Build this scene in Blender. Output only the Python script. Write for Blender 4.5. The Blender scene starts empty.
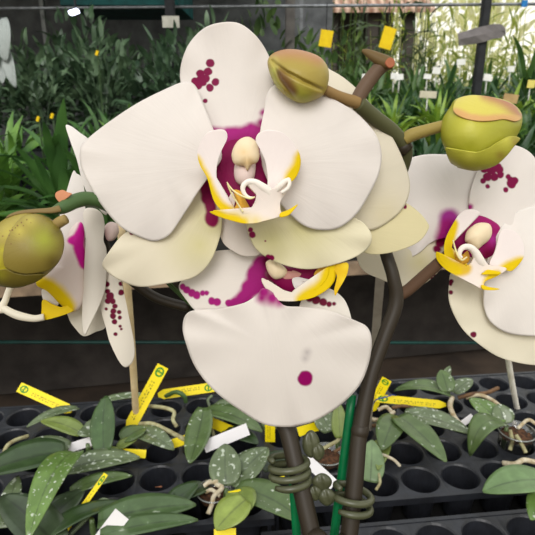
import bpy, bmesh, math, random
from mathutils import Vector, Matrix
random.seed(7)
C = bpy.context.scene.collection
S = bpy.context.scene
PI = math.pi

# ------------------------------------------------------------------ camera
F = 536.0
PITCH = math.radians(18)
CAM = Vector((0, 0, 1.25))
RT = Vector((1, 0, 0)); FW = Vector((0, math.cos(PITCH), -math.sin(PITCH))); UP = Vector((0, math.sin(PITCH), math.cos(PITCH)))
def ray(x, y): return FW + RT*((x-267.5)/F) - UP*((y-267.5)/F)
def P(x, y, d): return CAM + ray(x, y)*d                 # a point at depth d
def G(x, y, z):                                            # a point on the level z
    r = ray(x, y); return CAM + r*((z-CAM.z)/r.z)
def Y(x, y, yy):                                           # a point on the upright plane at distance yy
    r = ray(x, y); return CAM + r*(yy/r.y)
cam = bpy.data.cameras.new('camera'); co = bpy.data.objects.new('camera', cam); C.objects.link(co)
co.location = CAM; co.rotation_euler = (PI/2-PITCH, 0, 0)
cam.sensor_width = 36; cam.lens = 36*F/535; cam.clip_start = .01; cam.clip_end = 200
cam.dof.use_dof = True; cam.dof.focus_distance = .27; cam.dof.aperture_fstop = 36
S.camera = co

# ------------------------------------------------------------------ materials
def lin(c):
    return tuple(((v/255)/12.92 if v/255 <= .04045 else ((v/255+.055)/1.055)**2.4) for v in c) + (1,)
def newmat(name):
    m = bpy.data.materials.new(name); m.use_nodes = True
    nt = m.node_tree; nt.nodes.clear()
    return m, nt, nt.nodes.new('ShaderNodeOutputMaterial')
def N(nt, t, **kw):
    n = nt.nodes.new(t)
    for k, v in kw.items(): setattr(n, k, v)
    return n
def setin(nt, sock, v):
    if hasattr(v, 'is_output'): nt.links.new(v, sock)
    else: sock.default_value = v
def math_(nt, op, a, b=None, c=None):
    n = N(nt, 'ShaderNodeMath', operation=op); setin(nt, n.inputs[0], a)
    if b is not None: setin(nt, n.inputs[1], b)
    if c is not None: setin(nt, n.inputs[2], c)
    return n.outputs[0]
def mixc(nt, f, a, b):
    n = N(nt, 'ShaderNodeMix', data_type='RGBA'); setin(nt, n.inputs[0], f); setin(nt, n.inputs[6], a); setin(nt, n.inputs[7], b)
    return n.outputs[2]
def noise(nt, vec, scale, detail=3, rough=.55):
    n = N(nt, 'ShaderNodeTexNoise'); n.inputs['Scale'].default_value = scale; n.inputs['Detail'].default_value = detail
    n.inputs['Roughness'].default_value = rough
    if vec is not None: nt.links.new(vec, n.inputs['Vector'])
    return n
def objco(nt): return N(nt, 'ShaderNodeTexCoord').outputs['Object']
def surf(nt, out, col, rough=.5, spec=.3, trans=0, bump=None, bstr=.1, bdist=.001, metal=0):
    p = N(nt, 'ShaderNodeBsdfPrincipled'); setin(nt, p.inputs['Base Color'], col); setin(nt, p.inputs['Roughness'], rough)
    p.inputs['Specular IOR Level'].default_value = spec; p.inputs['Metallic'].default_value = metal
    s = p.outputs[0]
    if bump is not None:
        b = N(nt, 'ShaderNodeBump'); b.inputs['Strength'].default_value = bstr; b.inputs['Distance'].default_value = bdist
        setin(nt, b.inputs['Height'], bump); nt.links.new(b.outputs[0], p.inputs['Normal'])
    if trans:
        t = N(nt, 'ShaderNodeBsdfTranslucent'); setin(nt, t.inputs[0], col)
        x = N(nt, 'ShaderNodeMixShader'); x.inputs[0].default_value = trans
        nt.links.new(s, x.inputs[1]); nt.links.new(t.outputs[0], x.inputs[2]); s = x.outputs[0]
    nt.links.new(s, out.inputs[0])
_mc = {}
def simple(name, c1, c2=None, scale=40, rough=.5, spec=.3, trans=0, bstr=.15, bdist=.001, metal=0, detail=4):
    if name in _mc: return _mc[name]
    m, nt, out = newmat(name)
    n = noise(nt, objco(nt), scale, detail)
    r = N(nt, 'ShaderNodeMapRange'); r.inputs[1].default_value = .35; r.inputs[2].default_value = .65
    nt.links.new(n.outputs[0], r.inputs[0])
    col = mixc(nt, r.outputs[0], lin(c1), lin(c2 or c1))
    surf(nt, out, col, rough, spec, trans, n.outputs[0], bstr, bdist, metal)
    _mc[name] = m; return m
def tissue(name, base, zones=(), rough=.5, trans=.22, veins=True, spec=.14, speck=None, midrib_shade=False):
    """plant tissue coloured by the px map: zones = [(colour, [(x, y, r) ...], softness px)]"""
    m, nt, out = newmat(name)
    uv = N(nt, 'ShaderNodeUVMap', uv_map='px').outputs[0]
    w = noise(nt, uv, 9, 2)
    ws = N(nt, 'ShaderNodeVectorMath', operation='SCALE'); nt.links.new(w.outputs['Color'], ws.inputs[0]); ws.inputs['Scale'].default_value = .024
    off = N(nt, 'ShaderNodeVectorMath', operation='ADD'); nt.links.new(uv, off.inputs[0]); nt.links.new(ws.outputs[0], off.inputs[1])
    q = N(nt, 'ShaderNodeVectorMath', operation='SUBTRACT'); nt.links.new(off.outputs[0], q.inputs[0]); q.inputs[1].default_value = (.012, .012, .012)
    z0 = N(nt, 'ShaderNodeVectorMath', operation='MULTIPLY'); nt.links.new(q.outputs[0], z0.inputs[0]); z0.inputs[1].default_value = (1, 1, 0)
    col = lin(base)
    soft_n = noise(nt, uv, 2.2, 3)
    col = mixc(nt, soft_n.outputs[0], lin([min(255, v+4) for v in base]), lin([v-6 for v in base]))
    for zone in zones:
        c, spots, soft = zone[:3]
        if len(zone) > 3:                                       # a band: fill in between the given points
            dense = [spots[0]]
            for p, q in zip(spots, spots[1:]):
                k = max(1, int(math.ceil(math.hypot(q[0]-p[0], q[1]-p[1])/max(1.2, .75*min(p[2], q[2])))))
                dense += [tuple(a+(b-a)*i/k for a, b in zip(p, q)) for i in range(1, k+1)]
            spots = dense
        cur = None
        for (x, y, r) in spots:
            d = N(nt, 'ShaderNodeVectorMath', operation='DISTANCE'); nt.links.new(z0.outputs[0], d.inputs[0]); d.inputs[1].default_value = (x/100, -y/100, 0)
            s = math_(nt, 'SUBTRACT', d.outputs['Value'], r/100)
            cur = s if cur is None else math_(nt, 'SMOOTH_MIN', cur, s, .07 if soft >= 1.6 else .012)
        mr = N(nt, 'ShaderNodeMapRange', interpolation_type='SMOOTHSTEP'); nt.links.new(cur, mr.inputs[0])
        mr.inputs[1].default_value = soft/100; mr.inputs[2].default_value = -soft/100
        col = mixc(nt, mr.outputs[0], col, lin(c))
    if speck:
        n3 = noise(nt, uv, speck[1], 2)
        mr = N(nt, 'ShaderNodeMapRange'); mr.inputs[1].default_value = speck[2]; mr.inputs[2].default_value = speck[2]+.06
        nt.links.new(n3.outputs[0], mr.inputs[0]); col = mixc(nt, mr.outputs[0], col, lin(speck[0]))
    h = None
    if midrib_shade:
        sx = N(nt, 'ShaderNodeSeparateXYZ'); nt.links.new(N(nt, 'ShaderNodeUVMap', uv_map='vein').outputs[0], sx.inputs[0])
        ab = math_(nt, 'ABSOLUTE', sx.outputs[0])
        mr = N(nt, 'ShaderNodeMapRange', interpolation_type='SMOOTHSTEP'); nt.links.new(ab, mr.inputs[0]); mr.inputs[1].default_value = .5; mr.inputs[2].default_value = .1
        col = mixc(nt, math_(nt, 'MULTIPLY', mr.outputs[0], .55), col, lin([v*.55 for v in base]))  # dark midrib line, with the shade of the leaf fold put into its colour
        bl_ = noise(nt, uv, 5, 4); mr = N(nt, 'ShaderNodeMapRange'); nt.links.new(bl_.outputs[0], mr.inputs[0]); mr.inputs[1].default_value = .45; mr.inputs[2].default_value = .75
        col = mixc(nt, math_(nt, 'MULTIPLY', mr.outputs[0], .5), col, lin([min(255, v*1.25+12) for v in base]))
    if veins:
        v = N(nt, 'ShaderNodeUVMap', uv_map='vein').outputs[0]
        h = noise(nt, v, 1.0, 4, .6).outputs[0]
    surf(nt, out, col, rough, spec, trans, h, .2, .0012)
    return m

# ------------------------------------------------------------------ mesh helpers
def link(name, me, mat, parent=None, smooth=True):
    o = bpy.data.objects.new(name, me); C.objects.link(o)
    if mat: me.materials.append(mat)
    if smooth:
        for p in me.polygons: p.use_smooth = True
    if parent is not None:
        o.parent = parent
        o.matrix_parent_inverse = Matrix.Translation(-parent_origin(parent))
    return o
def parent_origin(o):
    v = Vector(o.location); p = o.parent
    return v
def tag(o, label, cat, group=None, kind=None):
    o['label'] = label; o['category'] = cat
    if group: o['group'] = group
    if kind: o['kind'] = kind
    return o
def thing(name, label, cat, loc=(0, 0, 0), group=None):
    o = bpy.data.objects.new(name, None); C.objects.link(o); o.empty_display_size = .02
    o.location = loc; return tag(o, label, cat, group)
def structure(o): o['kind'] = 'structure'; return o
def part_label(o, s): o['label'] = s; return o
def spline(pts, n, closed=False):
    """Catmull-Rom through tuples of any length"""
    pts = [tuple(p) for p in pts]; L = len(pts); out = []
    segs = L if closed else L-1
    for i in range(n):
        t = i/n*segs if closed else i/(n-1)*segs
        k = min(int(t), segs-1); f = t-k
        def g(j):
            if closed: return pts[j % L]
            if j < 0: return tuple(2*a-b for a, b in zip(pts[0], pts[1]))
            if j >= L: return tuple(2*a-b for a, b in zip(pts[-1], pts[-2]))
            return pts[j]
        p0, p1, p2, p3 = g(k-1), g(k), g(k+1), g(k+2)
        out.append(tuple(.5*(2*b+(c-a)*f+(2*a-5*b+4*c-d)*f*f+(3*b-a-3*c+d)*f**3) for a, b, c, d in zip(p0, p1, p2, p3)))
    return out
def zz(x0, y0, s, pts): return [(x0+p[0]/s, y0+p[1]/s) for p in pts]
def bowl(d0, c, g=(0, 0), k=(0, 0, 0)):
    def f(x, y):
        X, Yv = (x-c[0])/100, (y-c[1])/100
        return d0+g[0]*X+g[1]*Yv+k[0]*X*X+k[1]*Yv*Yv+k[2]*X*Yv
    return f
def petal(name, parent, outline, fn, mat, base=None, thick=.0009, n=110, rings=16, ripple=.0, rn=7, center=None, bulge=0):
    ol = spline(outline, n, True)
    cx, cy = center or (sum(p[0] for p in ol)/n, sum(p[1] for p in ol)/n)
    base = base or (cx, cy)
    bm = bmesh.new(); px = bm.loops.layers.uv.new('px'); vn = bm.loops.layers.uv.new('vein')
    info = {}
    ph = random.random()*6
    R = max(math.hypot(p[0]-cx, p[1]-cy) for p in ol)
    def vert(x, y, t, a):
        d = fn(x, y)+ripple*t**4*math.sin(rn*a+ph)-bulge*math.sqrt(max(0, 1-t*t))
        v = bm.verts.new(P(x, y, d)); info[v] = (x, y); return v
    c = vert(cx, cy, 0, 0)
    prev = None
    for r in range(1, rings+1):
        t = r/rings; t = 1-(1-t)**1.25
        ring = [vert(cx+(p[0]-cx)*t, cy+(p[1]-cy)*t, t, 2*PI*i/n) for i, p in enumerate(ol)]
        for i in range(n):
            j = (i+1) % n
            if prev is None: bm.faces.new((c, ring[j], ring[i]))
            else: bm.faces.new((prev[i], prev[j], ring[j], ring[i]))
        prev = ring
    for f in bm.faces:
        for l in f.loops:
            x, y = info[l.vert]
            l[px].uv = (x/100, -y/100)
            ddx, ddy = x-base[0], y-base[1]
            rr = math.hypot(ddx, ddy)
            l[vn].uv = (math.atan2(ddx, ddy)*11 if rr > 1 else 0, rr*.012)
    # seam-proof the vein map where the angle wraps
    for f in bm.faces:
        us = [l[vn].uv.x for l in f.loops]
        if max(us)-min(us) > 11*PI:
            for l in f.loops:
                if l[vn].uv.x < 0: l[vn].uv.x += 22*PI
    me = bpy.data.meshes.new(name); bm.to_mesh(me); bm.free()
    o = link(name, me, mat, parent)
    if thick:
        s = o.modifiers.new('thickness', 'SOLIDIFY'); s.thickness = thick; s.offset = 0
    return o
def puff(name, parent, outline, d0, h, mat, back=.6, n=72, rings=16, center=None, groove=(), tilt=(0, 0)):
    """closed rounded body whose silhouette is the outline; h = half depth towards the viewer"""
    ol = spline(outline, n, True)
    cx, cy = center or (sum(p[0] for p in ol)/n, sum(p[1] for p in ol)/n)
    bm = bmesh.new(); px = bm.loops.layers.uv.new('px'); vn = bm.loops.layers.uv.new('vein'); info = {}
    def gr(x, y):
        g = 0
        for (line, dep, wid) in groove:
            best = 1e9
            for (a, b) in zip(line, line[1:]):
                vx, vy = b[0]-a[0], b[1]-a[1]; L2 = vx*vx+vy*vy
                t = max(0, min(1, ((x-a[0])*vx+(y-a[1])*vy)/L2))
                best = min(best, math.hypot(x-a[0]-t*vx, y-a[1]-t*vy))
            g += dep*math.exp(-(best/wid)**2)
        return g
    def vert(x, y, d):
        v = bm.verts.new(P(x, y, d)); info[v] = (x, y); return v
    dd = lambda x, y: d0+tilt[0]*(x-cx)/100+tilt[1]*(y-cy)/100
    sides = []
    rim = [vert(p[0], p[1], dd(*p)) for p in ol]
    for sgn in (-1, 1):
        hh = h if sgn < 0 else h*back
        c = vert(cx, cy, dd(cx, cy)+sgn*hh+(gr(cx, cy) if sgn < 0 else 0)); prev = None
        for r in range(1, rings+1):
            a = r/rings*PI/2; t = math.sin(a)
            if r == rings: ring = rim
            else:
                ring = []
                for p in ol:
                    x, y = cx+(p[0]-cx)*t, cy+(p[1]-cy)*t
                    ring.append(vert(x, y, dd(x, y)+sgn*hh*math.cos(a)+(gr(x, y)*math.cos(a)**.5 if sgn < 0 else 0)))
            for i in range(n):
                j = (i+1) % n
                f = (c, ring[j], ring[i]) if prev is None else (prev[i], prev[j], ring[j], ring[i])
                bm.faces.new(f if sgn < 0 else f[::-1])
            prev = ring
    for f in bm.faces:
        for l in f.loops:
            x, y = info[l.vert]; l[px].uv = (x/100, -y/100); l[vn].uv = (x*.1, y*.1)
    me = bpy.data.meshes.new(name); bm.to_mesh(me); bm.free()
    return link(name, me, mat, parent)
def tube_mesh(name, pts, n=40, seg=14, flat=1.0, cap=True):
    """pts = [(Vector, radius) ...]"""
    sp = spline([(p.x, p.y, p.z, r) for p, r in pts], n)
    ps = [Vector(q[:3]) for q in sp]; rs = [max(q[3], 1e-5) for q in sp]
    bm = bmesh.new(); px = bm.loops.layers.uv.new('px'); vn = bm.loops.layers.uv.new('vein')
    t0 = (ps[1]-ps[0]).normalized()
    u = t0.orthogonal().normalized()
    rings = []; L = 0; uvs = {}
    for i, p in enumerate(ps):
        t = (ps[min(i+1, n-1)]-ps[max(i-1, 0)]).normalized()
        u = (u-t*u.dot(t)).normalized(); v = t.cross(u)
        if i: L += (p-ps[i-1]).length
        ring = []
        for k in range(seg):
            a = 2*PI*k/seg
            w = bm.verts.new(p+(u*math.cos(a)+v*math.sin(a)*flat)*rs[i]); uvs[w] = (L*20, k/seg); ring.append(w)
        rings.append(ring)
    for a, b in zip(rings, rings[1:]):
        for k in range(seg):
            j = (k+1) % seg
            bm.faces.new((a[k], a[j], b[j], b[k]))
    if cap:
        bm.faces.new(rings[0][::-1]); bm.faces.new(rings[-1])
    for f in bm.faces:
        for l in f.loops: l[px].uv = uvs[l.vert]; l[vn].uv = uvs[l.vert]
    me = bpy.data.meshes.new(name); bm.to_mesh(me); bm.free(); return me
def tube(name, parent, pts, mat, n=40, seg=14, flat=1.0): return link(name, tube_mesh(name, pts, n, seg, flat), mat, parent)
def ptube(name, parent, pts, mat, n=40, seg=14, flat=1.0):
    """pts = (x px, y px, depth, radius px)"""
    return tube(name, parent, [(P(x, y, d), r*d/F) for x, y, d, r in pts], mat, n, seg, flat)
def box_bm(bm, lo, hi, M=None):
    vs = [bm.verts.new((x, y, z)) for x in (lo[0], hi[0]) for y in (lo[1], hi[1]) for z in (lo[2], hi[2])]
    for f in ((0, 1, 3, 2), (4, 6, 7, 5), (0, 4, 5, 1), (2, 3, 7, 6), (0, 2, 6, 4), (1, 5, 7, 3)): bm.faces.new([vs[i] for i in f])
    if M:
        for v in vs: v.co = M @ v.co
    return vs
def box(name, lo, hi, mat, parent=None, bev=0, M=None):
    bm = bmesh.new(); box_bm(bm, lo, hi, M)
    if bev: bmesh.ops.bevel(bm, geom=bm.edges[:], offset=bev, segments=2, affect='EDGES')
    bmesh.ops.recalc_face_normals(bm, faces=bm.faces[:])
    me = bpy.data.meshes.new(name); bm.to_mesh(me); bm.free()
    return link(name, me, mat, parent, smooth=False)
def leaf_bm(bm, b, t, w, arch=0., roll=0., fold=.18, prof=.8, nseg=14, up=Vector((0, 0, 1)), tipdrop=0., na=6):
    px = bm.loops.layers.uv.get('px') or bm.loops.layers.uv.new('px'); vn = bm.loops.layers.uv.get('vein') or bm.loops.layers.uv.new('vein')
    d = t-b; L = d.length; dn = d.normalized()
    s = dn.cross(up)
    if s.length < .05: s = dn.cross(Vector((0, 1, 0)))
    s.normalize(); s = Matrix.Rotation(roll, 3, dn) @ s; nrm = s.cross(dn).normalized()
    rows = []; uvs = {}
    sx, sy = random.random()*40, random.random()*40
    for i in range(nseg+1):
        q = i/nseg
        c = b+d*q+nrm*(arch*L*4*q*(1-q))-Vector((0, 0, 1))*(tipdrop*L*q*q)
        hw = w*.5*max(.02, (math.sin(PI*min(1, (q*.93+.07))**prof))**.62) if i < nseg else w*.04
        row = []
        for k in range(na+1):
            a = k/na*2-1
            v = bm.verts.new(c+s*(hw*a)+nrm*(fold*hw*(abs(a)**1.3)))
            uvs[v] = (sx+q*L*12, sy+a*hw*12, a*1.5, q*1.2); row.append(v)
        rows.append(row)
    for a, c2 in zip(rows, rows[1:]):
        for k in range(na):
            f = bm.faces.new((a[k], a[k+1], c2[k+1], c2[k]))
            for l in f.loops:
                e = uvs[l.vert]; l[px].uv = e[:2]; l[vn].uv = (e[2]*3, e[3])
def leaf(name, parent, b, t, w, mat, thick=.0011, **kw):
    bm = bmesh.new(); leaf_bm(bm, b, t, w, **kw)
    me = bpy.data.meshes.new(name); bm.to_mesh(me); bm.free()
    o = link(name, me, mat, parent)
    s = o.modifiers.new('thickness', 'SOLIDIFY'); s.thickness = thick; s.offset = 0
    return o

# ------------------------------------------------------------------ colours
WHITE = (233, 225, 218); CREAM = (232, 224, 198); GREENISH = (216, 208, 150)
DEEP = (128, 6, 66); MAG = (168, 30, 122); YEL = (240, 208, 14); DARKRED = (110, 8, 48)
m_stem = tissue('stem', (58, 49, 34), [], trans=0, rough=.5, spec=.35)
m_stem_dark = tissue('dark stem', (46, 38, 27), [], trans=0, rough=.5, spec=.35)
m_stem_green = tissue('green stem', (70, 96, 52), [], trans=0, rough=.45, spec=.35)
m_ped = tissue('pedicel', (150, 128, 78), [], trans=0, rough=.5)
m_bract = tissue('bract', (206, 140, 104), [], trans=.1, rough=.6)
m_column = tissue('column', (238, 218, 182), [((226, 190, 128), [(248, 162, 4), (244, 152, 3)], 9)], trans=.1, rough=.45, spec=.4)
m_colw = tissue('column white', (236, 214, 206), [], trans=.15, rough=.45)
m_throat = tissue('throat', (126, 10, 70), [], trans=.12, rough=.5)
m_orange = tissue('crest', (222, 168, 60), [((150, 40, 20), [(262, 198, 3), (258, 203, 3)], 2)], trans=.1)
m_tendril = tissue('tendril', (240, 228, 170), [], trans=.1)
m_hook = tissue('lip hook', (244, 234, 222), [], trans=.1, veins=False)
m_lipyellow = tissue('lip yellow', YEL, [], trans=.2, veins=False)

# ------------------------------------------------------------------ plant carrying the main flower
plantB = thing('orchid_plant', 'white moth orchid with the big front flower and the brown-green bud hanging at the left', 'orchid', tuple(G(318, 535, 1.05).xy)+(.87,))
# stem of that plant: up from the pot, behind the lower flower, arching left to the bud
pb = Vector((.024, .205, .845))
st = [(pb, .0042), (P(322, 575, .258), .0044), (P(312, 535, .262), .0046), (P(304, 500, .266), .0045), (P(295, 462, .271), .0044), (P(285, 425, .277), .0044),
      (P(262, 380, .284), .004), (P(232, 335, .288), .004), (P(200, 306, .283), .0038), (P(170, 278, .276), .0036), (P(148, 247, .268), .0034), (P(122, 215, .258), .0034), (P(104, 203, .252), .0034),
      (P(88, 199, .247), .0034), (P(76, 201, .243), .0034), (P(64, 207, .2385), .0030), (P(54, 211, .2355), .0020)]
tube('stem', plantB, st[:10], m_stem_dark, n=70)
part_label(tube('spike_tip', plantB, st[8:], m_stem_green, n=50), 'green curved end of the flower spike')
petal('bract', plantB, zz(0, 170, 6.69, [(372, 175), (380, 150), (420, 135), (455, 150), (480, 160), (440, 195), (405, 215), (385, 200)]), bowl(.238, (62, 197), (0, 0), (.02, .05, 0)), m_bract, n=40, rings=6)
part_label(ptube('bract', plantB, [(60, 208.5, .2345, 4), (50, 210.5, .2325, 3.4), (36, 211, .231, 2.6), (20, 212.5, .2305, 2.2), (10, 215.5, .2305, 1.6), (6, 218, .231, .5)], tissue('brown bract', (124, 104, 66), [], trans=0), n=30, flat=.6), 'brown dry bract lying over the bud')

# --- main flower
LB = []
fl = bpy.data.objects.new
def flower(parent, name='flower'):
    o = fl(name, None); C.objects.link(o); o.parent = parent; o.empty_display_size = .02
    o.matrix_parent_inverse = Matrix.Translation(-Vector(parent.location)); return o
def parent_origin(o):
    v = Vector(o.location)
    return v
main = flower(plantB)
part_label(main, 'large front flower facing the viewer')
dorsal_zone = [(MAG, [(206, 134, 6), (214, 142, 15), (232, 147, 20), (252, 141, 17), (261, 123, 3.5), (263, 113, 3), (266, 130, 6), (251, 126, 2)], 3),
               (DEEP, [(222, 158, 17), (245, 154, 16), (264, 145, 10), (212, 152, 9), (262, 126, 2)], 8),
               (DEEP, [(210.5, 63.5, 4.3), (201, 74, 4.2), (208, 72, 4.2), (200.5, 80, 3.8), (206, 79, 4.2), (198, 85.5, 4.8), (210, 88, 4), (216, 82.5, 3.9), (203, 83, 4), (205.3, 101, 2.4), (195.5, 81.5, 3.6)], .7)]
petal('dorsal_sepal', main, [(181, 82), (182, 62), (190, 43), (205, 28), (222, 22.5), (240, 24), (256, 36), (267, 53), (274, 72), (273, 95), (270, 118), (264, 150), (240, 172), (216, 160), (203, 128), (190, 100)],
      bowl(.248, (230, 100), (0, -.004), (.012, -.008, 0)), tissue('dorsal sepal', WHITE, dorsal_zone), base=(238, 170), ripple=.0008)
petal('petal', main, [(80.5, 153), (84, 143), (107, 124), (137, 104), (167, 89), (186, 82), (196, 87), (203, 104), (212, 126), (222, 155), (214, 170), (205, 182), (196, 195), (188, 208), (180, 220), (169, 235), (155, 241), (138, 236), (120, 226), (102, 205), (90, 185), (82, 168)],
      bowl(.2405, (165, 160), (-.004, -.001), (.008, .009, .002)), tissue('left petal', WHITE, []), base=(225, 165), ripple=.0006, rn=9)
petal('petal', main, [(264, 112), (266, 98), (271, 88), (282, 83), (300, 85), (326, 96), (345, 106), (359, 116), (375, 134), (381, 152), (379, 172), (370, 192), (357, 213), (340, 227), (322, 230), (305, 226), (290, 214), (275, 195), (262, 165), (260, 135)],
      bowl(.2405, (310, 155), (.004, -.001), (.009, .009, .001)), tissue('right petal', WHITE, []), base=(250, 165), ripple=.0006, rn=9)
petal('lateral_sepal', main, [(102.5, 263), (112, 248), (123, 235), (140, 222), (165, 208), (195, 188), (214, 178), (221, 195), (222, 222), (219, 240), (210, 262), (194, 277), (166, 283.5), (140, 286.5), (120, 280), (108, 272)],
      bowl(.248, (165, 245), (.001, .004), (.009, .012, -.004)), tissue('left lateral sepal', (232, 222, 198), [((200, 192, 118), [(212, 222, 10), (200, 245, 8)], 46),
      (DEEP, [(208, 188, 8.5), (208, 198, 7), (211, 207, 5.5), (212, 216, 6.5), (212, 221, 6)], 1.6), (DEEP, [(132, 233, 2)], .7)], trans=.15), base=(225, 180), ripple=.0008)
petal('lateral_sepal', main, [(247, 226), (250, 212), (265, 195), (290, 195), (320, 205), (345, 214), (362, 222), (371, 234), (369, 246), (355, 257), (330, 265.5), (308, 269), (288, 266), (268, 258), (254, 246)],
      bowl(.248, (305, 235), (.001, .004), (.008, .012, .004)), tissue('right lateral sepal', (230, 221, 190), [((200, 193, 118), [(272, 240, 10), (300, 228, 10)], 50),
      (DEEP, [(252.5, 235, 3.2), (251, 230, 2.6), (268, 257, 3), (271.5, 257.5, 3), (265.4, 241, .9)], .7)], trans=.15), base=(250, 180), ripple=.0008)
# lip of the main flower
L2 = lambda p: zz(180, 100, 3.821, p)
puff('throat', main, L2([(140, 240), (175, 165), (230, 150), (300, 160), (330, 230), (335, 320), (345, 420), (270, 450), (190, 430), (140, 330)]), .2425, .003, m_throat)
petal('side_lobe', main, L2([(120, 117), (160, 112), (178, 124), (179, 150), (160, 190), (145, 230), (139, 280), (147, 340), (168, 388), (215, 428), (213, 447), (170, 432), (130, 385), (105, 300), (78, 250), (68, 205), (76, 165), (98, 132)]),
      bowl(.229, (208, 165), (-.006, .008), (.03, -.005, 0)), tissue('left side lobe', (250, 240, 236), [(YEL, [(196, 157, 1), (198, 165, 3), (201, 173, 4.5), (205, 181, 6), (208, 189, 6), (211, 197, 6), (215, 204, 7), (221, 210, 7), (228, 214, 7), (235, 215, 5)], 3, 'band')]), base=(235, 215), n=90, center=(211, 170))
petal('side_lobe', main, L2([(320, 117), (345, 114), (392, 125), (430, 160), (455, 205), (459, 250), (442, 295), (412, 322), (380, 337), (350, 342), (335, 335), (335, 290), (325, 230), (303, 182), (290, 155), (298, 130)]),
      bowl(.229, (278, 158), (.004, .008), (.03, -.005, 0)), tissue('right side lobe', (250, 240, 236), [(YEL, [(301, 154, 2.5), (300, 160, 5), (299, 167, 6), (295, 174, 7), (290, 180, 5.5)], 3.5, 'band')]), base=(262, 205), n=90)
petal('mid_lobe', main, L2([(247, 310), (262, 306), (283, 311), (310, 334), (335, 344), (362, 335), (392, 316), (412, 297), (422, 303), (416, 335), (398, 362), (383, 385), (382, 415), (386, 440), (360, 452), (320, 463), (290, 471), (245, 472), (200, 462), (150, 446), (116, 429), (132, 425), (180, 433), (230, 440), (262, 425), (284, 392), (291, 362), (280, 338), (262, 325)]),
      bowl(.2245, (262, 205), (.002, .006), (.03, -.02, 0)), tissue('mid lobe', (250, 238, 228), [((238, 218, 140), [(236, 219, 7), (246, 221, 6), (256, 222, 5), (268, 224, 3)], 7), (YEL, [(208, 212, 4), (214, 214, 5), (222, 217, 5), (230, 219.5, 4), (237, 221, 3), (245, 223, 1.5)], 3, 'band')], veins=False),
      base=(262, 215), n=140, center=(269, 207), ripple=0)
petal('lip_tip', main, L2([(384, 432), (415, 419), (449, 399), (441, 413), (415, 440), (383, 448)]), bowl(.2235, (290, 211), (0, 0), (.02, 0, 0)), m_lipyellow, n=40, rings=5)
ptube('lip_hook', main, [(276, 203, .2275, 5), (268, 192, .2252, 5.2), (262, 187, .2238, 4.4), (255, 182.5, .223, 3.6), (248, 182, .2225, 3.1), (243.5, 185.5, .222, 2.7), (243, 190.5, .222, 2.3), (245.5, 195, .222, 1.9), (249.5, 197.5, .222, 1.4), (254, 197.5, .222, .8)], m_hook, n=40)
ptube('lip_hook', main, [(270, 200, .2275, 3), (276, 191, .2252, 3.4), (280, 186, .2238, 3.2), (285, 181.5, .2234, 2.8), (288.5, 180.5, .223, 2.2), (289.5, 184, .2228, 2), (287, 189, .2226, 1.9), (281, 193, .2228, 1.6)], m_hook, n=30)
ptube('tendril', main, [(227, 182, .2225, .5), (230, 187, .222, .8), (235, 192, .2215, .9), (243, 196.5, .2212, 1.0), (250, 198.5, .221, 1.0), (255, 197, .221, .8)], m_tendril, n=30, seg=8)
ptube('tendril', main, [(227, 182, .2225, .5), (229, 188, .223, .8), (233, 196, .2235, .8), (238, 204, .2238, .8), (243, 212, .224, .8)], m_tendril, n=30, seg=8)
petal('inner_piece', main, L2([(200, 352), (210, 375), (207, 405), (198, 418), (184, 412), (172, 400), (186, 375)]), bowl(.2335, (230, 200)), tissue('gap sepal white', (236, 226, 222), []), n=40, rings=5)  # added piece standing in for the pale sepal seen through the lip gap
part_label(puff('crest', main, L2([(205, 345), (235, 350), (250, 380), (268, 415), (262, 440), (235, 446), (205, 430), (215, 390)]), .232, .004, m_orange), 'orange crest inside the lip')
part_label(puff('anther_cap', main, L2([(258, 140), (280, 149), (296, 167), (304, 210), (295, 238), (272, 249), (258, 271), (244, 253), (210, 246), (197, 216), (205, 180), (228, 150)]), .2335, .0045, m_column), 'cream anther cap')
puff('column', main, L2([(215, 235), (250, 240), (285, 235), (288, 275), (275, 315), (245, 330), (215, 312), (206, 275)]), .2385, .005, m_colw)

# --- lower flower
low = flower(plantB); part_label(low, 'lower flower tilted down below the front one')
Z4 = lambda p: zz(170, 230, 2.548, p)
petal('petal', low, Z4([(33, 250), (42, 214), (72, 203), (120, 201), (185, 187), (222, 165), (237, 148), (262, 160), (290, 192), (340, 196), (400, 204), (460, 226), (500, 246), (513, 282), (505, 340), (480, 398), (430, 448), (372, 484), (330, 496), (300, 501), (240, 494), (180, 459), (112, 408), (66, 350), (42, 290)]),
      bowl(.256, (275, 345), (0, .006), (.010, .008, 0)), tissue('lower front petal', (233, 225, 217), [(MAG, [(264, 292, 7), (272, 298, 7), (262, 298, 5), (280, 301, 5)], 5), ((150, 6, 96), [(305, 378, 7.6)], 1.2), ((190, 180, 176), [(307, 352, 2.4), (305, 358, 2)], 5)]), base=(264, 275), ripple=.0011, rn=11)
petal('sepal', low, Z4([(24, 140), (60, 98), (95, 60), (160, 50), (245, 50), (270, 100), (255, 150), (200, 180), (120, 212), (75, 212), (40, 175)]),
      bowl(.262, (215, 280), (-.002, 0), (.012, .012, 0)), tissue('lower left sepal', (236, 228, 220), [(MAG, [(262, 264, 9), (256, 275, 10), (250, 288, 9), (244, 298, 8), (235, 302, 5), (262, 285, 9)], 2.2), (DARKRED, [(270, 262, 8), (272, 276, 8)], 5),
      (MAG, [(183, 287, 3.2), (187, 290, 3.8), (192, 293, 4), (197, 295, 4), (203, 293, 2.8), (207, 293, 2.4), (212, 301, 3.8), (217, 302, 4), (229, 303, 3.6), (234, 303, 4.4)], .9)]), base=(270, 275))
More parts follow.
